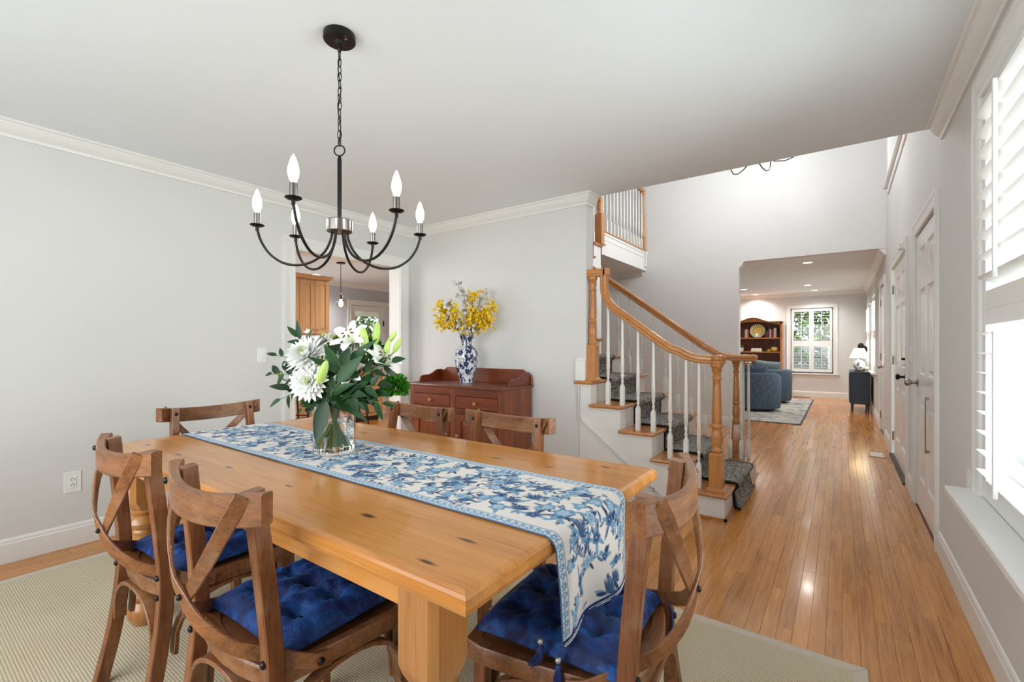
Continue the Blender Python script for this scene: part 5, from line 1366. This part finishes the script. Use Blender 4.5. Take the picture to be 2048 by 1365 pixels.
# =================================================================== kitchen seen through the doorway
M['maple'] = wood('honey_maple', (204, 158, 110), (184, 132, 84), 'Z', 18, .06, .32, .3, vary=.08, bump=.03)
kc = thing('wall_cabinet', 'honey maple upper cabinets with raised panel doors in the kitchen', 'cabinet', (0, 0, 0))
kx = -5.60
obj('body', B(kx-.34, 2.10, 1.345, kx-.02, 3.625, 2.075), 'maple', kc)
rings = [[(kx-.34, 2.10, 2.075), (kx-.0+a, 2.10, 2.075+z), (kx-.0+a, 3.628+a, 2.075+z), (kx-.34, 3.628+a, 2.075+z)] for a, z in ((0, 0), (.012, .01), (.03, .045), (.034, .055))]
for r in rings: r[0] = (r[0][0], r[0][1], r[1][2])
obj('cornice', MB().loft(rings), 'maple', kc)
def raised_door(name, y0, y1, z0, z1, parent, x=kx, knob_side=1):
    w = .055; mb = MB()
    mb.box(x-.02, y0, z0, x, y0+w, z1).box(x-.02, y1-w, z0, x, y1, z1).box(x-.02, y0+w, z0, x-.001, y1-w, z0+w).box(x-.02, y0+w, z1-w, x-.001, y1-w, z1)
    d = obj(name, mb, 'maple', parent, bevel=.0015)
    m = MB().loft([[(x-dx, y0+w+i, z0+w+i), (x-dx, y1-w-i, z0+w+i), (x-dx, y1-w-i, z1-w-i), (x-dx, y0+w+i, z1-w-i)] for i, dx in ((0, .012), (.028, .003), (.030, .002))], True, False)
    k = len(m.v); m.f.append((k-4, k-3, k-2, k-1)); obj('door_panel', m, 'maple', d)
    kb = MB(); knob(kb, x, (y1-.028 if knob_side > 0 else y0+.028), z0+.06, (1, 0, 0), .012); obj('knob', kb, 'nickel', d, smooth=50)
for (a, b, s) in ((2.12, 2.49, 1), (2.495, 2.865, -1), (2.88, 3.20, -1), (3.205, 3.41, 1), (3.415, 3.62, -1)): raised_door('door', a, b, 1.36, 2.06, kc, knob_side=s)
isl = thing('kitchen_island', 'wood panelled kitchen island with a pale counter', 'kitchen island', (0, 0, 0))
obj('body', B(-7.0, 2.6, .08, -6.15, 4.95, .88), 'maple', isl)
obj('plinth', B(-6.95, 2.65, 0, -6.2, 4.9, .08), 'slot', isl)
obj('worktop', B(-7.05, 2.5, .88, -6.0, 5.05, .92), 'trim', isl, bevel=.004)
for i in range(5):
    y0 = 2.64+.46*i; obj('panel', MB().loft([[(-6.15+dx, y0+j, .12+j), (-6.15+dx, y0+.42-j, .12+j), (-6.15+dx, y0+.42-j, .84-j), (-6.15+dx, y0+j, .84-j)] for j, dx in ((0, .0), (.02, .012), (.05, .012))], True, True), 'maple', isl)
M['fur'] = plain('shaggy_cream_fleece', (206, 190, 178), .95, var=.12, scale=40, bump=.8)
def stool(x, y, label, rz=0):
    t = thing('bar_stool', label, 'stool', (x, y, 0), rz)
    r_ = random.Random(int(x*100)); fm = MB().lathe([(.001, .60), (.17, .60), (.20, .63), (.20, .66), (.16, .69), (.001, .70)], seg=24)
    obj('seat', fm, 'fur', t, smooth=50)
    fz = MB()
    for k in range(500):
        a, rr = r_.uniform(0, 6.28), .2*math.sqrt(r_.random()); zb = .695-.04*(rr/.2)**3; p = Vector((rr*math.cos(a), rr*math.sin(a), zb)); e = p+Vector((r_.gauss(0, .02)+.012*math.cos(a), r_.gauss(0, .02)+.012*math.sin(a), r_.uniform(-.02, .03))); s = Vector((-math.sin(a), math.cos(a), 0))*.002
        fz.add([p-s, p+s, e], [(0, 1, 2)])
    obj('fleece', fz, 'fur', t, kind='stuff')
    for k in range(4):
        a = PI/4+k*PI/2; obj('leg', MB().tube([(.12*math.cos(a), .12*math.sin(a), .61), (.21*math.cos(a), .21*math.sin(a), 0)], .010, 8), 'metal_black', t, smooth=60)
    for z, r in ((.18, .185), (.34, .163)): obj('foot_ring', MB().tube([(r*math.cos(2*PI*j/24), r*math.sin(2*PI*j/24), z) for j in range(24)], .007, 6, closed=True), 'metal_black', t, smooth=60)
    return t
stool(-5.40, 3.02, 'stool with a shaggy cream seat seen left of the glass vase')
stool(-5.62, 4.02, 'black metal stool seen right of the glass vase')
M['pale_glass'] = glass('pendant_glass', (.98, .96, .92), .02)
M['warm_bulb'] = emis('warm_bulb_glow', (255, 226, 170), 12)
pd = thing('pendant_lamp', 'clear glass bell pendant lamp hanging in the kitchen', 'pendant lamp', (-6.11, 4.14, 0))
obj('canopy', MB().lathe([(.001, HC), (.062, HC), (.062, HC-.02), (.001, HC-.022)], seg=20), 'metal_black', pd, smooth=40)
obj('cord', MB().tube([(0, 0, HC-.02), (0, 0, 1.98)], .004, 6), 'metal_black', pd)
obj('shade', MB().lathe([(.018, 1.985), (.034, 1.965), (.038, 1.945), (.024, 1.920), (.030, 1.900), (.066, 1.865), (.088, 1.82), (.096, 1.765), (.093, 1.765), (.085, 1.818), (.062, 1.862), (.026, 1.897)], seg=28, caps=False), 'pale_glass', pd, smooth=60)
obj('socket', MB().lathe([(.001, 1.97), (.014, 1.97), (.014, 1.90), (.001, 1.90)], seg=12), 'metal_black', pd, smooth=40)
obj('bulb', MB().lathe([(.012, 1.90), (.030, 1.855), (.034, 1.83), (.024, 1.80), (.001, 1.79)], seg=14), 'warm_bulb', pd, smooth=60)
def can_light(x, y, label, group='recessed ceiling lamps in the living room', r=.08, power=16, z=HC):
    t = thing('recessed_lamp', label, 'ceiling light', (x, y, z), 0, group)
    obj('trim_ring', MB().lathe([(r*.78, -.001), (r, -.001), (r, -.006), (r*.8, -.008), (r*.76, -.003)], seg=28, caps=False), 'trim', t, smooth=40)
    obj('lens', MB().lathe([(.001, -.0025), (r*.79, -.0025), (r*.79, -.0005), (.001, -.0005)], seg=28), 'lamp_disc', t)
    d = bpy.data.lights.new('recessed_light', 'SPOT'); d.energy = power; d.spot_size = math.radians(150); d.spot_blend = .8; d.shadow_soft_size = .06; d.color = (1, .98, .95)
    o = bpy.data.objects.new('recessed_light', d); COL.objects.link(o); o.location = (x, y, z-.02)
can_light(-7.5, 4.59, 'round recessed lamp in the kitchen ceiling', 'kitchen lamps', power=75)
can_light(-5.2, 1.9, 'recessed kitchen lamp above the doorway side', 'kitchen lamps', power=30)
can_light(-5.0, 4.2, 'recessed kitchen lamp over the stools', 'kitchen lamps', power=60)
for (x, y, lb) in ((-.41, 8.20, 'recessed lamp closest to the foyer in the living room'), (-.56, 11.26, 'recessed lamp before the far window, nearer of two'), (-.49, 12.36, 'recessed lamp closest to the far window'), (-1.77, 11.34, 'recessed lamp over the blue armchairs'), (-1.70, 12.62, 'recessed lamp above the bookcase'), (-3.2, 9.5, 'unseen recessed lamp added over the left part of the living room rug')): can_light(x, y, lb, power=36)  # the last lamp is an added one, out of sight
# glazed porch door
gd = st('door_4', 'white glazed double door from the kitchen to the porch')
casing(gd, -8.0, 1, 5.66, 7.6, 0, 2.03, .10)
for (a, b) in ((5.68, 6.46), (6.56, 7.34)):
    lf_ = obj('leaf', MB().box(-8.07, a, 0, -8.03, a+.09, 2.02).box(-8.07, b-.09, 0, -8.03, b, 2.02).box(-8.07, a+.09, 0, -8.03, b-.09, .20).box(-8.07, a+.09, 1.92, -8.03, b-.09, 2.02), 'trim', gd)
    obj('pane', B(-8.052, a+.085, .19, -8.047, b-.085, 1.93), 'pane', lf_)
    obj('hinge', B(-8.03, b+.005, 1.62, -8.015, b+.03, 1.74), 'metal_black', lf_)
obj('mullion', B(-8.08, 6.465, 0, -8.02, 6.555, 2.03), 'trim', gd)
# porch beyond
pc = thing('porch', 'covered porch with a plank ceiling beyond the kitchen door', 'porch', (0, 0, 0), kind='structure')
M['porchwood'] = wood('pine_porch_ceiling', (226, 178, 110), (186, 128, 66), 'Y', 14, .08, .5, 0, knots=4, vary=.3)
for i in range(14): obj('ceiling_board', B(-11.4+.235*i, 4.5, 2.30, -11.4+.235*i+.23, 9.5, 2.32), 'porchwood', pc)
obj('deck', B(-11.4, 4.5, -.1, -8.14, 9.5, -.02), 'rug_border', pc)
for (x, y) in ((-11.2, 5.2), (-11.2, 7.4), (-11.2, 9.3)): obj('post', B(x-.06, y-.06, 0, x+.06, y+.06, 2.3), 'trim', pc)
obj('beam', B(-11.3, 4.5, 2.05, -11.15, 9.5, 2.30), 'trim', pc)
M['globe'] = emis('globe_glow', (255, 244, 220), 14)
pl = thing('globe_lamp', 'glowing globe lamp on the porch ceiling', 'ceiling light', (-9.4, 6.9, 2.22))
obj('globe', MB().lathe([(.001, -.07), (.05, -.055), (.075, -.01), (.06, .04), (.03, .06), (.001, .062)], seg=18), 'globe', pl, smooth=60); obj('mount', MB().lathe([(.05, .06), (.05, .08), (.001, .081)], seg=14), 'trim', pl)

# =================================================================== living room
M['denim'] = plain('blue_chenille', (74, 90, 108), .9, var=.25, scale=22, bump=.5)
M['denim2'] = plain('grey_green_cushion', (104, 118, 120), .9, var=.2, scale=22, bump=.5)
def armchair(label, loc, rz, pillow, plabel):
    t = thing('armchair', label, 'armchair', loc, rz, 'blue barrel armchairs in the living room')
    # curved shell: back and arms as one wrap, open at the front (+y)
    rings = []; N = 28
    for i in range(N+1):
        a = math.radians(-215+250*i/N); ca, sa = math.cos(a), math.sin(a); k = 1
        f = abs(i/N-.5)*2; ht = .70-.12*max(0, (f-.35)/.65)
        ro, ri = .43, .30; X = lambda r: (r*ca*1.0, r*sa*.98)
        rr = [(ro*.97, .05), (ro, .12), (ro*1.02, ht-.08), (ro, ht-.02), (ro*.95, ht), (ri*1.08, ht), (ri, ht-.04), (ri, .05)]
        rings.append([(X(r)[0], X(r)[1], z) for r, z in rr])
    obj('shell', MB().loft(rings), 'denim', t, smooth=50)
    obj('seat', MB().lathe([(.001, .05), (.31, .05), (.31, .40), (.29, .44), (.20, .46), (.001, .465)], seg=28), 'denim', t, smooth=50)
    obj('base', MB().lathe([(.001, 0), (.30, 0), (.30, .05), (.001, .05)], seg=28), 'slot', t)
    N = 12; mb = MB()
    return t
def pillow(label, loc, rot, w, h, mat, th=.16):
    N = 16; mb = MB(); top, bot = [], []
    for j in range(N+1):
        for i in range(N+1):
            u, v = i/N*2-1, j/N*2-1; d = (max(0, 1-abs(u)**3)*max(0, 1-abs(v)**3))**.5*th/2; x = u*w/2*(1-.06*(1-u*u)*0-.05*(1-abs(v)**2)*abs(u)); z = v*h/2*(1-.05*(1-abs(u)**2)*abs(v))
            top.append((x, -d, z)); bot.append((x, d, z))
    n1 = (N+1)**2; mb.v = top+bot
    for j in range(N):
        for i in range(N): a = j*(N+1)+i; mb.f += [(a, a+1, a+N+2, a+N+1), (n1+a, n1+a+N+1, n1+a+N+2, n1+a+1)]
    for i in range(N):
        for a, b in ((i, i+1), (N*(N+1)+i+1, N*(N+1)+i), ((i+1)*(N+1), i*(N+1)), (i*(N+1)+N, (i+1)*(N+1)+N)): mb.f.append((a, n1+a, n1+b, b))
    o = obj('throw_pillow', mb, mat, smooth=80, loc=loc, rot=rot, label=label, cat='pillow'); return o
armchair('nearer blue upholstered barrel armchair seen from behind', (-1.33, 9.75, .012), math.radians(15), None, None)
armchair('farther blue armchair in front of the bookcase', (-1.27, 11.25, .012), math.radians(30), None, None)
pillow('blue back cushion on the nearer armchair', (-1.38, 9.72, .66), (math.radians(14), 0, math.radians(12)), .56, .38, 'denim')
pillow('grey green cushion leaning on the farther armchair', (-1.32, 11.22, .68), (math.radians(12), math.radians(6), math.radians(20)), .56, .42, 'denim2')
t = NT('faded_rug'); v = t.coord('Object'); t.setc(t.ramp(t.noise(v, 5, 6, .7, 1.5), [(.35, lin((108, 120, 132))), (.5, lin((176, 174, 168))), (.65, lin((204, 196, 184)))])); t.p(Roughness=.95); M['fadedrug'] = t.m
lr = thing('area_rug', 'faded grey blue patterned rug under the blue armchairs', 'rug')
obj('pile', B(-3.6, 8.27, .0005, -.52, 12.15, .010), 'fadedrug', lr)
obj('binding', MB().box(-3.62, 8.245, .0005, -.495, 8.27, .011), 'denim', lr); obj('binding', MB().box(-.52, 8.27, .0005, -.495, 12.175, .011), 'denim', lr)
# bookcase
bk = thing('bookcase', 'pine bookcase with an arched top against the far wall', 'bookcase', (0, 0, 0))
BX0, BX1, BY0, BY1 = -2.36, -1.13, 12.50, 12.86
M['bkwood'] = wood('amber_pine', (178, 112, 54), (136, 78, 34), 'Z', 20, .06, .35, .3, vary=.1, knots=3)
for (a, b) in ((BX0, BX0+.045), (BX1-.045, BX1)): obj('side', B(a, BY0, 0, b, BY1, 1.76), 'bkwood', bk, bevel=.003)
obj('back', B(BX0+.045, BY1-.015, .08, BX1-.045, BY1, 1.80), 'cherryz', bk)
for z in (.06, .43, .76, 1.065, 1.40): obj('shelf', B(BX0+.045, BY0+.015, z-.03, BX1-.045, BY1-.015, z), 'bkwood', bk, bevel=.003)
xc = (BX0+BX1)/2; arc = []
for i in range(25):
    u = i/24*2-1; arc.append((xc+u*(BX1-BX0+.05)/2, 1.775+.115*(math.cos(PI*min(1, abs(u)/.62))*.5+.5)))
obj('arched_header', MB().prism([(BX0+.045, 1.70), *[(BX0+.045+(BX1-BX0-.09)*i/12, 1.70+.085*math.sin(PI*i/12)) for i in range(1, 12)], (BX1-.045, 1.70)]+[(x, z-.02) for x, z in arc[::-1]], 'Y', BY0, BY0+.03), 'bkwood', bk)
obj('cornice', MB().loft([[(x, BY0-.03, z-.02), (x, BY0-.04, z), (x, BY1, z), (x, BY1, z-.02)] for x, z in arc]), 'bkwood', bk, smooth=40)
BKC = [(236, 232, 222), (168, 52, 40), (60, 96, 140), (214, 200, 170), (196, 120, 60), (52, 56, 66), (226, 226, 220), (90, 130, 120), (150, 40, 50), (120, 84, 60)]
for i, c in enumerate(BKC): M['book%d' % i] = plain('book_cover', c, .5, var=.05)
bkn = ['cream', 'red', 'blue', 'tan', 'orange', 'black', 'white', 'teal', 'crimson', 'brown']
M['paper'] = plain('page_paper', (232, 226, 210), .8)
def book(x, z, w, h, ci, lb, lean=0):
    t = thing('book', lb, 'book', (x, BY0+.10, z), 0, 'books on the bookcase'); t.rotation_euler = (0, lean, 0)
    obj('cover', MB().box(0, 0, 0, .003, .15, h).box(w-.003, 0, 0, w, .15, h).box(0, 0, 0, w, .003, h), 'book%d' % ci, t); obj('pages', B(.003, .003, .003, w-.003, .145, h-.004), 'paper', t)
x = BX0+.06; z = 1.401
seqs = [(.0, [(0, .16), (4, .17), (9, .18), (0, .19)], -2.30, 'at the far left of the top shelf'), (0, [(3, .20), (0, .21), (4, .19)], -1.94, 'left of the sun plate'), (0, [(9, .15), (5, .17), (8, .16), (2, .22), (6, .20), (1, .20), (1, .18), (0, .23), (3, .22), (5, .20)], -1.505, 'right of the sun plate')]
for s_, lst, x, lbl in seqs:
    for j, (ci, h) in enumerate(lst):
        w = .022+.004*((j*7) % 3); book(x, z, w, h, ci, f'{bkn[ci]} book, {"first second third fourth fifth sixth seventh eighth ninth tenth".split()[j]} in the row {lbl}'); x += w+.002
# sun plate
pp = Paint(.34, .34, .0025, lin((214, 180, 70))); cx_ = .17
R_ = np.hypot(pp.X-cx_, pp.Y-cx_); A_ = np.arctan2(pp.Y-cx_, pp.X-cx_)
pp.a[R_ > .158] = L_(226, 220, 196); pp.a[(R_ < .158) & (R_ > .108)] = L_(60, 60, 50)
pp.a[(R_ < .155) & (R_ > .110) & (np.abs(np.mod(A_, PI/9)-PI/18) < .125)] = L_(238, 226, 170); pp.a[R_ < .104] = L_(226, 170, 40); pp.a[R_ < .075] = L_(238, 206, 110)
for (x, y) in ((.145, .185), (.195, .185)): pp.flower(x, y, .009, L_(70, 50, 30), L_(40, 30, 20), 4)
pp.stem([(.15, .140), (.17, .134), (.19, .140)], .006, L_(150, 60, 40)); pp.stem([(.17, .18), (.166, .155), (.174, .153)], .004, L_(170, 120, 50))
M['plate'] = paint_mat('painted_plate', .25, .5)
sp = thing('decorative_plate', 'round yellow painted plate with a sun face on the top shelf', 'plate', (-1.665, 12.66, 1.402))
PG = np.zeros((pp.ny, pp.nx, 3)); inside = R_ <= .166
rc = np.minimum(R_, .166); PG[..., 0] = rc*np.cos(A_); PG[..., 2] = .166+rc*np.sin(A_); PG[..., 1] = .012-.03*(rc/.166)**2
painted_grid('face', PG, pp.nx, pp.ny, pp.a, 'plate', sp); sp.rotation_euler = (-.10, 0, 0)
# middle shelf: plant, flat books, pots
po = thing('potted_plant', 'small green plant in a white and blue pot on the middle shelf', 'plant', (-2.02, 12.62, 1.066))
obj('pot', MB().lathe([(.001, 0), (.045, 0), (.060, .09), (.052, .09), (.001, .08)], seg=18), 'book6', po, smooth=40); mb = MB(); r_ = random.Random(8)
for k in range(70):
    a = r_.uniform(0, 6.28); d = Vector((math.cos(a), math.sin(a), r_.uniform(.3, 1.6))).normalized(); leafmesh(mb, Vector((0, 0, .085))+d*r_.uniform(0, .07), d, (0, 0, 1), .05, .018, n=3)
obj('foliage', mb, 'leaf_light', po, kind='stuff')
for j, (ci, w) in enumerate(((3, .24), (0, .22), (3, .21))):
    t = thing('book', 'cream book lying flat in the stack on the middle shelf, ' + ['bottom one', 'middle one', 'top one'][j], 'book', (-1.68, 12.62, 1.066+.028*j), 0, 'flat stack of books')
    obj('cover', MB().box(-w/2, -.08, 0, w/2, .08, .003).box(-w/2, -.08, .023, w/2, .08, .026).box(-w/2, -.08, 0, -w/2+.003, .08, .026), 'book%d' % ci, t); obj('pages', B(-w/2+.003, -.077, .003, w/2-.004, .077, .023), 'paper', t)
def pot(x, z, prof, mat, lb): 
    t = thing('pottery_jar', lb, 'pottery', (x, 12.62, z)); obj('body', MB().lathe(prof, seg=22), mat, t, smooth=50); return t
M['mustard'] = plain('mustard_glaze', (206, 170, 84), .3, var=.35, scale=26, Coat_Weight=.4)
pot(-1.30, 1.066, [(.001, 0), (.05, 0), (.08, .035), (.085, .07), (.07, .10), (.072, .11), (.001, .108)], 'mustard', 'round mustard glazed pot on the middle shelf')
pot(-1.42, 1.066, [(.001, 0), (.03, 0), (.045, .02), (.04, .04), (.015, .05), (.018, .06), (.001, .065)], 'mustard', 'little mustard dish beside the round pot')
pot(-1.86, .761, [(.001, 0), (.05, 0), (.085, .03), (.06, .05), (.02, .08), (.025, .10), (.001, .12)], 'book6', 'white pottery figure on the lower shelf')
# navy cabinet with lamp
nv = thing('cabinet', 'narrow navy cabinet on tapered legs by the living room windows', 'cabinet', (0, 0, 0))
M['navy'] = plain('navy_paint', (40, 56, 74), .4, var=.08)
M['ebony'] = plain('dark_wood', (44, 30, 24), .4, var=.15)
NX0, NX1, NY0, NY1 = .135, .425, 10.38, 11.35
obj('body', B(NX0, NY0, .15, NX1, NY1, .715), 'navy', nv, bevel=.006); obj('top', B(NX0-.008, NY0-.008, .715, NX1, NY1+.008, .735), 'navy', nv, bevel=.004)
for (x, y) in ((NX0+.03, NY0+.03), (NX1-.03, NY0+.03), (NX0+.03, NY1-.03), (NX1-.03, NY1-.03)): obj('leg', MB().bar((x, y, 0), (x, y, .15), .022, .022, (0, 1, 0), .040, .040), 'ebony', nv)
for i in range(2): obj('door', B(NX0-.016, NY0+.02+.47*i, .17, NX0, NY0+.47+.47*i, .70), 'navy', nv, bevel=.003)
M['shade'] = NT('lit_lamp_shade').m; t_ = M['shade'].node_tree.nodes['Principled BSDF']; t_.inputs['Base Color'].default_value = (*lin((246, 232, 200)), 1); t_.inputs['Emission Color'].default_value = (*lin((255, 232, 186)), 1); t_.inputs['Emission Strength'].default_value = .75
lp = thing('table_lamp', 'lit table lamp with a blue and white jar base on the navy cabinet', 'lamp', (.265, 10.52, .735))
obj('foot', MB().lathe([(.001, 0), (.075, 0), (.075, .018), (.06, .028), (.001, .03)], seg=20), 'ebony', lp, smooth=40)
jp = [(.045, .03), (.06, .05), (.088, .10), (.095, .14), (.085, .175), (.055, .195), (.035, .205), (.03, .22)]
pj = Paint(.56, .28, .004, lin((228, 230, 234))); r_ = random.Random(2)
for k in range(26):
    x, y = r_.uniform(0, .56), r_.uniform(.03, .24); pj.flower(x, y, .018, vb, vn, 5, r_.uniform(0, 3)); [pj.leaf(x, y, .03, .014, r_.uniform(0, 6.28), vn) for q in range(2)]
jz = np.cumsum([0]+[math.hypot(b[0]-a[0], b[1]-a[1]) for a, b in zip(jp[:-1], jp[1:])]); jr = np.interp(np.linspace(0, jz[-1], pj.ny), jz, [p[0] for p in jp]); jh = np.interp(np.linspace(0, jz[-1], pj.ny), jz, [p[1] for p in jp]); th = np.linspace(0, 2*PI, pj.nx, endpoint=False)
painted_grid('jar', np.stack([jr[:, None]*np.cos(th), jr[:, None]*np.sin(th), np.repeat(jh[:, None], pj.nx, 1)], 2), pj.nx, pj.ny, pj.a, 'porcelain', lp, closed=True)
obj('stem', MB().tube([(0, 0, .20), (0, 0, .40)], .006, 8), 'nickel', lp)
obj('shade', MB().lathe([(.148, .245), (.075, .425), (.073, .425), (.145, .245)], seg=32, caps=False), 'shade', lp, smooth=60)
ld = bpy.data.lights.new('lamp_light', 'POINT'); ld.energy = 4; ld.color = (1, .85, .62); ld.shadow_soft_size = .04; lo = bpy.data.objects.new('lamp_light', ld); COL.objects.link(lo); lo.location = (.265, 10.52, 1.08)
fg = thing('bronze_figure', 'dark bronze bird figure behind the table lamp', 'figurine', (.30, 10.95, .735))
def blob(c, rx, ry, rz_, q=None): 
    mb = MB().lathe([(math.sin(PI*i/10)+.001, -math.cos(PI*i/10)) for i in range(11)], seg=14); m = Matrix.Translation(c) @ (q.to_4x4() if q else Matrix.Identity(4)) @ Matrix.Diagonal((rx, ry, rz_, 1)); return mb.xf(m)
body = blob((0, 0, .34), .085, .07, .13, Matrix.Rotation(.5, 3, 'X'))
for c, r in (((.0, -.05, .47), (.05, .055, .055)), ((-.05, .06, .30), (.04, .10, .05)), ((.06, .02, .40), (.045, .06, .07))):
    b2 = blob(c, *r); k = len(body.v); body.v += b2.v; body.f += [tuple(i+k for i in f) for f in b2.f]
obj('bird', body, 'ebony', fg, smooth=60); obj('perch', MB().tube([(0, 0, .03), (.01, 0, .13), (-.005, 0, .24)], .016, 8), 'ebony', fg, smooth=60); obj('base', MB().lathe([(.001, 0), (.07, 0), (.065, .03), (.001, .035)], seg=16), 'ebony', fg)

# =================================================================== outside
gr = struct('lawn', B(-30, -30, -.5, 30, 40, -.42), None, label='grass lawn outside'); M['lawn'] = plain('grass_green', (96, 122, 62), .9, var=.3, scale=3); gr.data.materials.append(M['lawn'])
M['fence'] = plain('weathered_fence', (150, 152, 156), .8, var=.15, scale=12)
fe = thing('garden_fence', 'grey board fence outside the far window', 'fence', (0, 15.4, 0))
for i in range(9): obj('slat', B(-3.2, -.02, -.3+.17*i, 1.6, 0, -.3+.17*i+.15), 'fence', fe)
for x in (-3.0, -1.4, -.25, 1.4): obj('post', B(x-.05, -.07, -.45, x+.05, -.02, 1.3), 'trim', fe)
def hedge_mat(): return leafmat('hedge_leaf', (66, 110, 40), (150, 182, 84), .6)
M['hedge'] = hedge_mat()
hg = thing('shrub', 'sunlit green shrubs beyond the garden fence', 'shrub', (-.8, 16.6, 0))
mb = MB(); r_ = random.Random(4)
for k in range(16000):
    p = Vector((r_.uniform(-3.2, 3.2), r_.gauss(0, .45), -.4+4.4*r_.random())); d = Vector((r_.gauss(0, 1), r_.gauss(0, 1), r_.gauss(0, 1))).normalized(); s = d.cross(Vector((0, 0, 1))).normalized()*.055
    mb.add([p, p+d*.09+s, p+d*.2, p+d*.09-s], [(0, 1, 2, 3)])
obj('foliage', mb, 'hedge', hg, kind='stuff')
for x in (-2.2, -.6, 1.1, 2.4): obj('trunk', MB().tube([(x, 0, -.42), (x+.05, .05, 1.2), (x-.1, 0, 2.6)], .05, 8), 'twig', hg)
hg2 = dup(hg, (-12.6, 6.6, 0), PI/2, 'green shrubs beyond the kitchen porch')
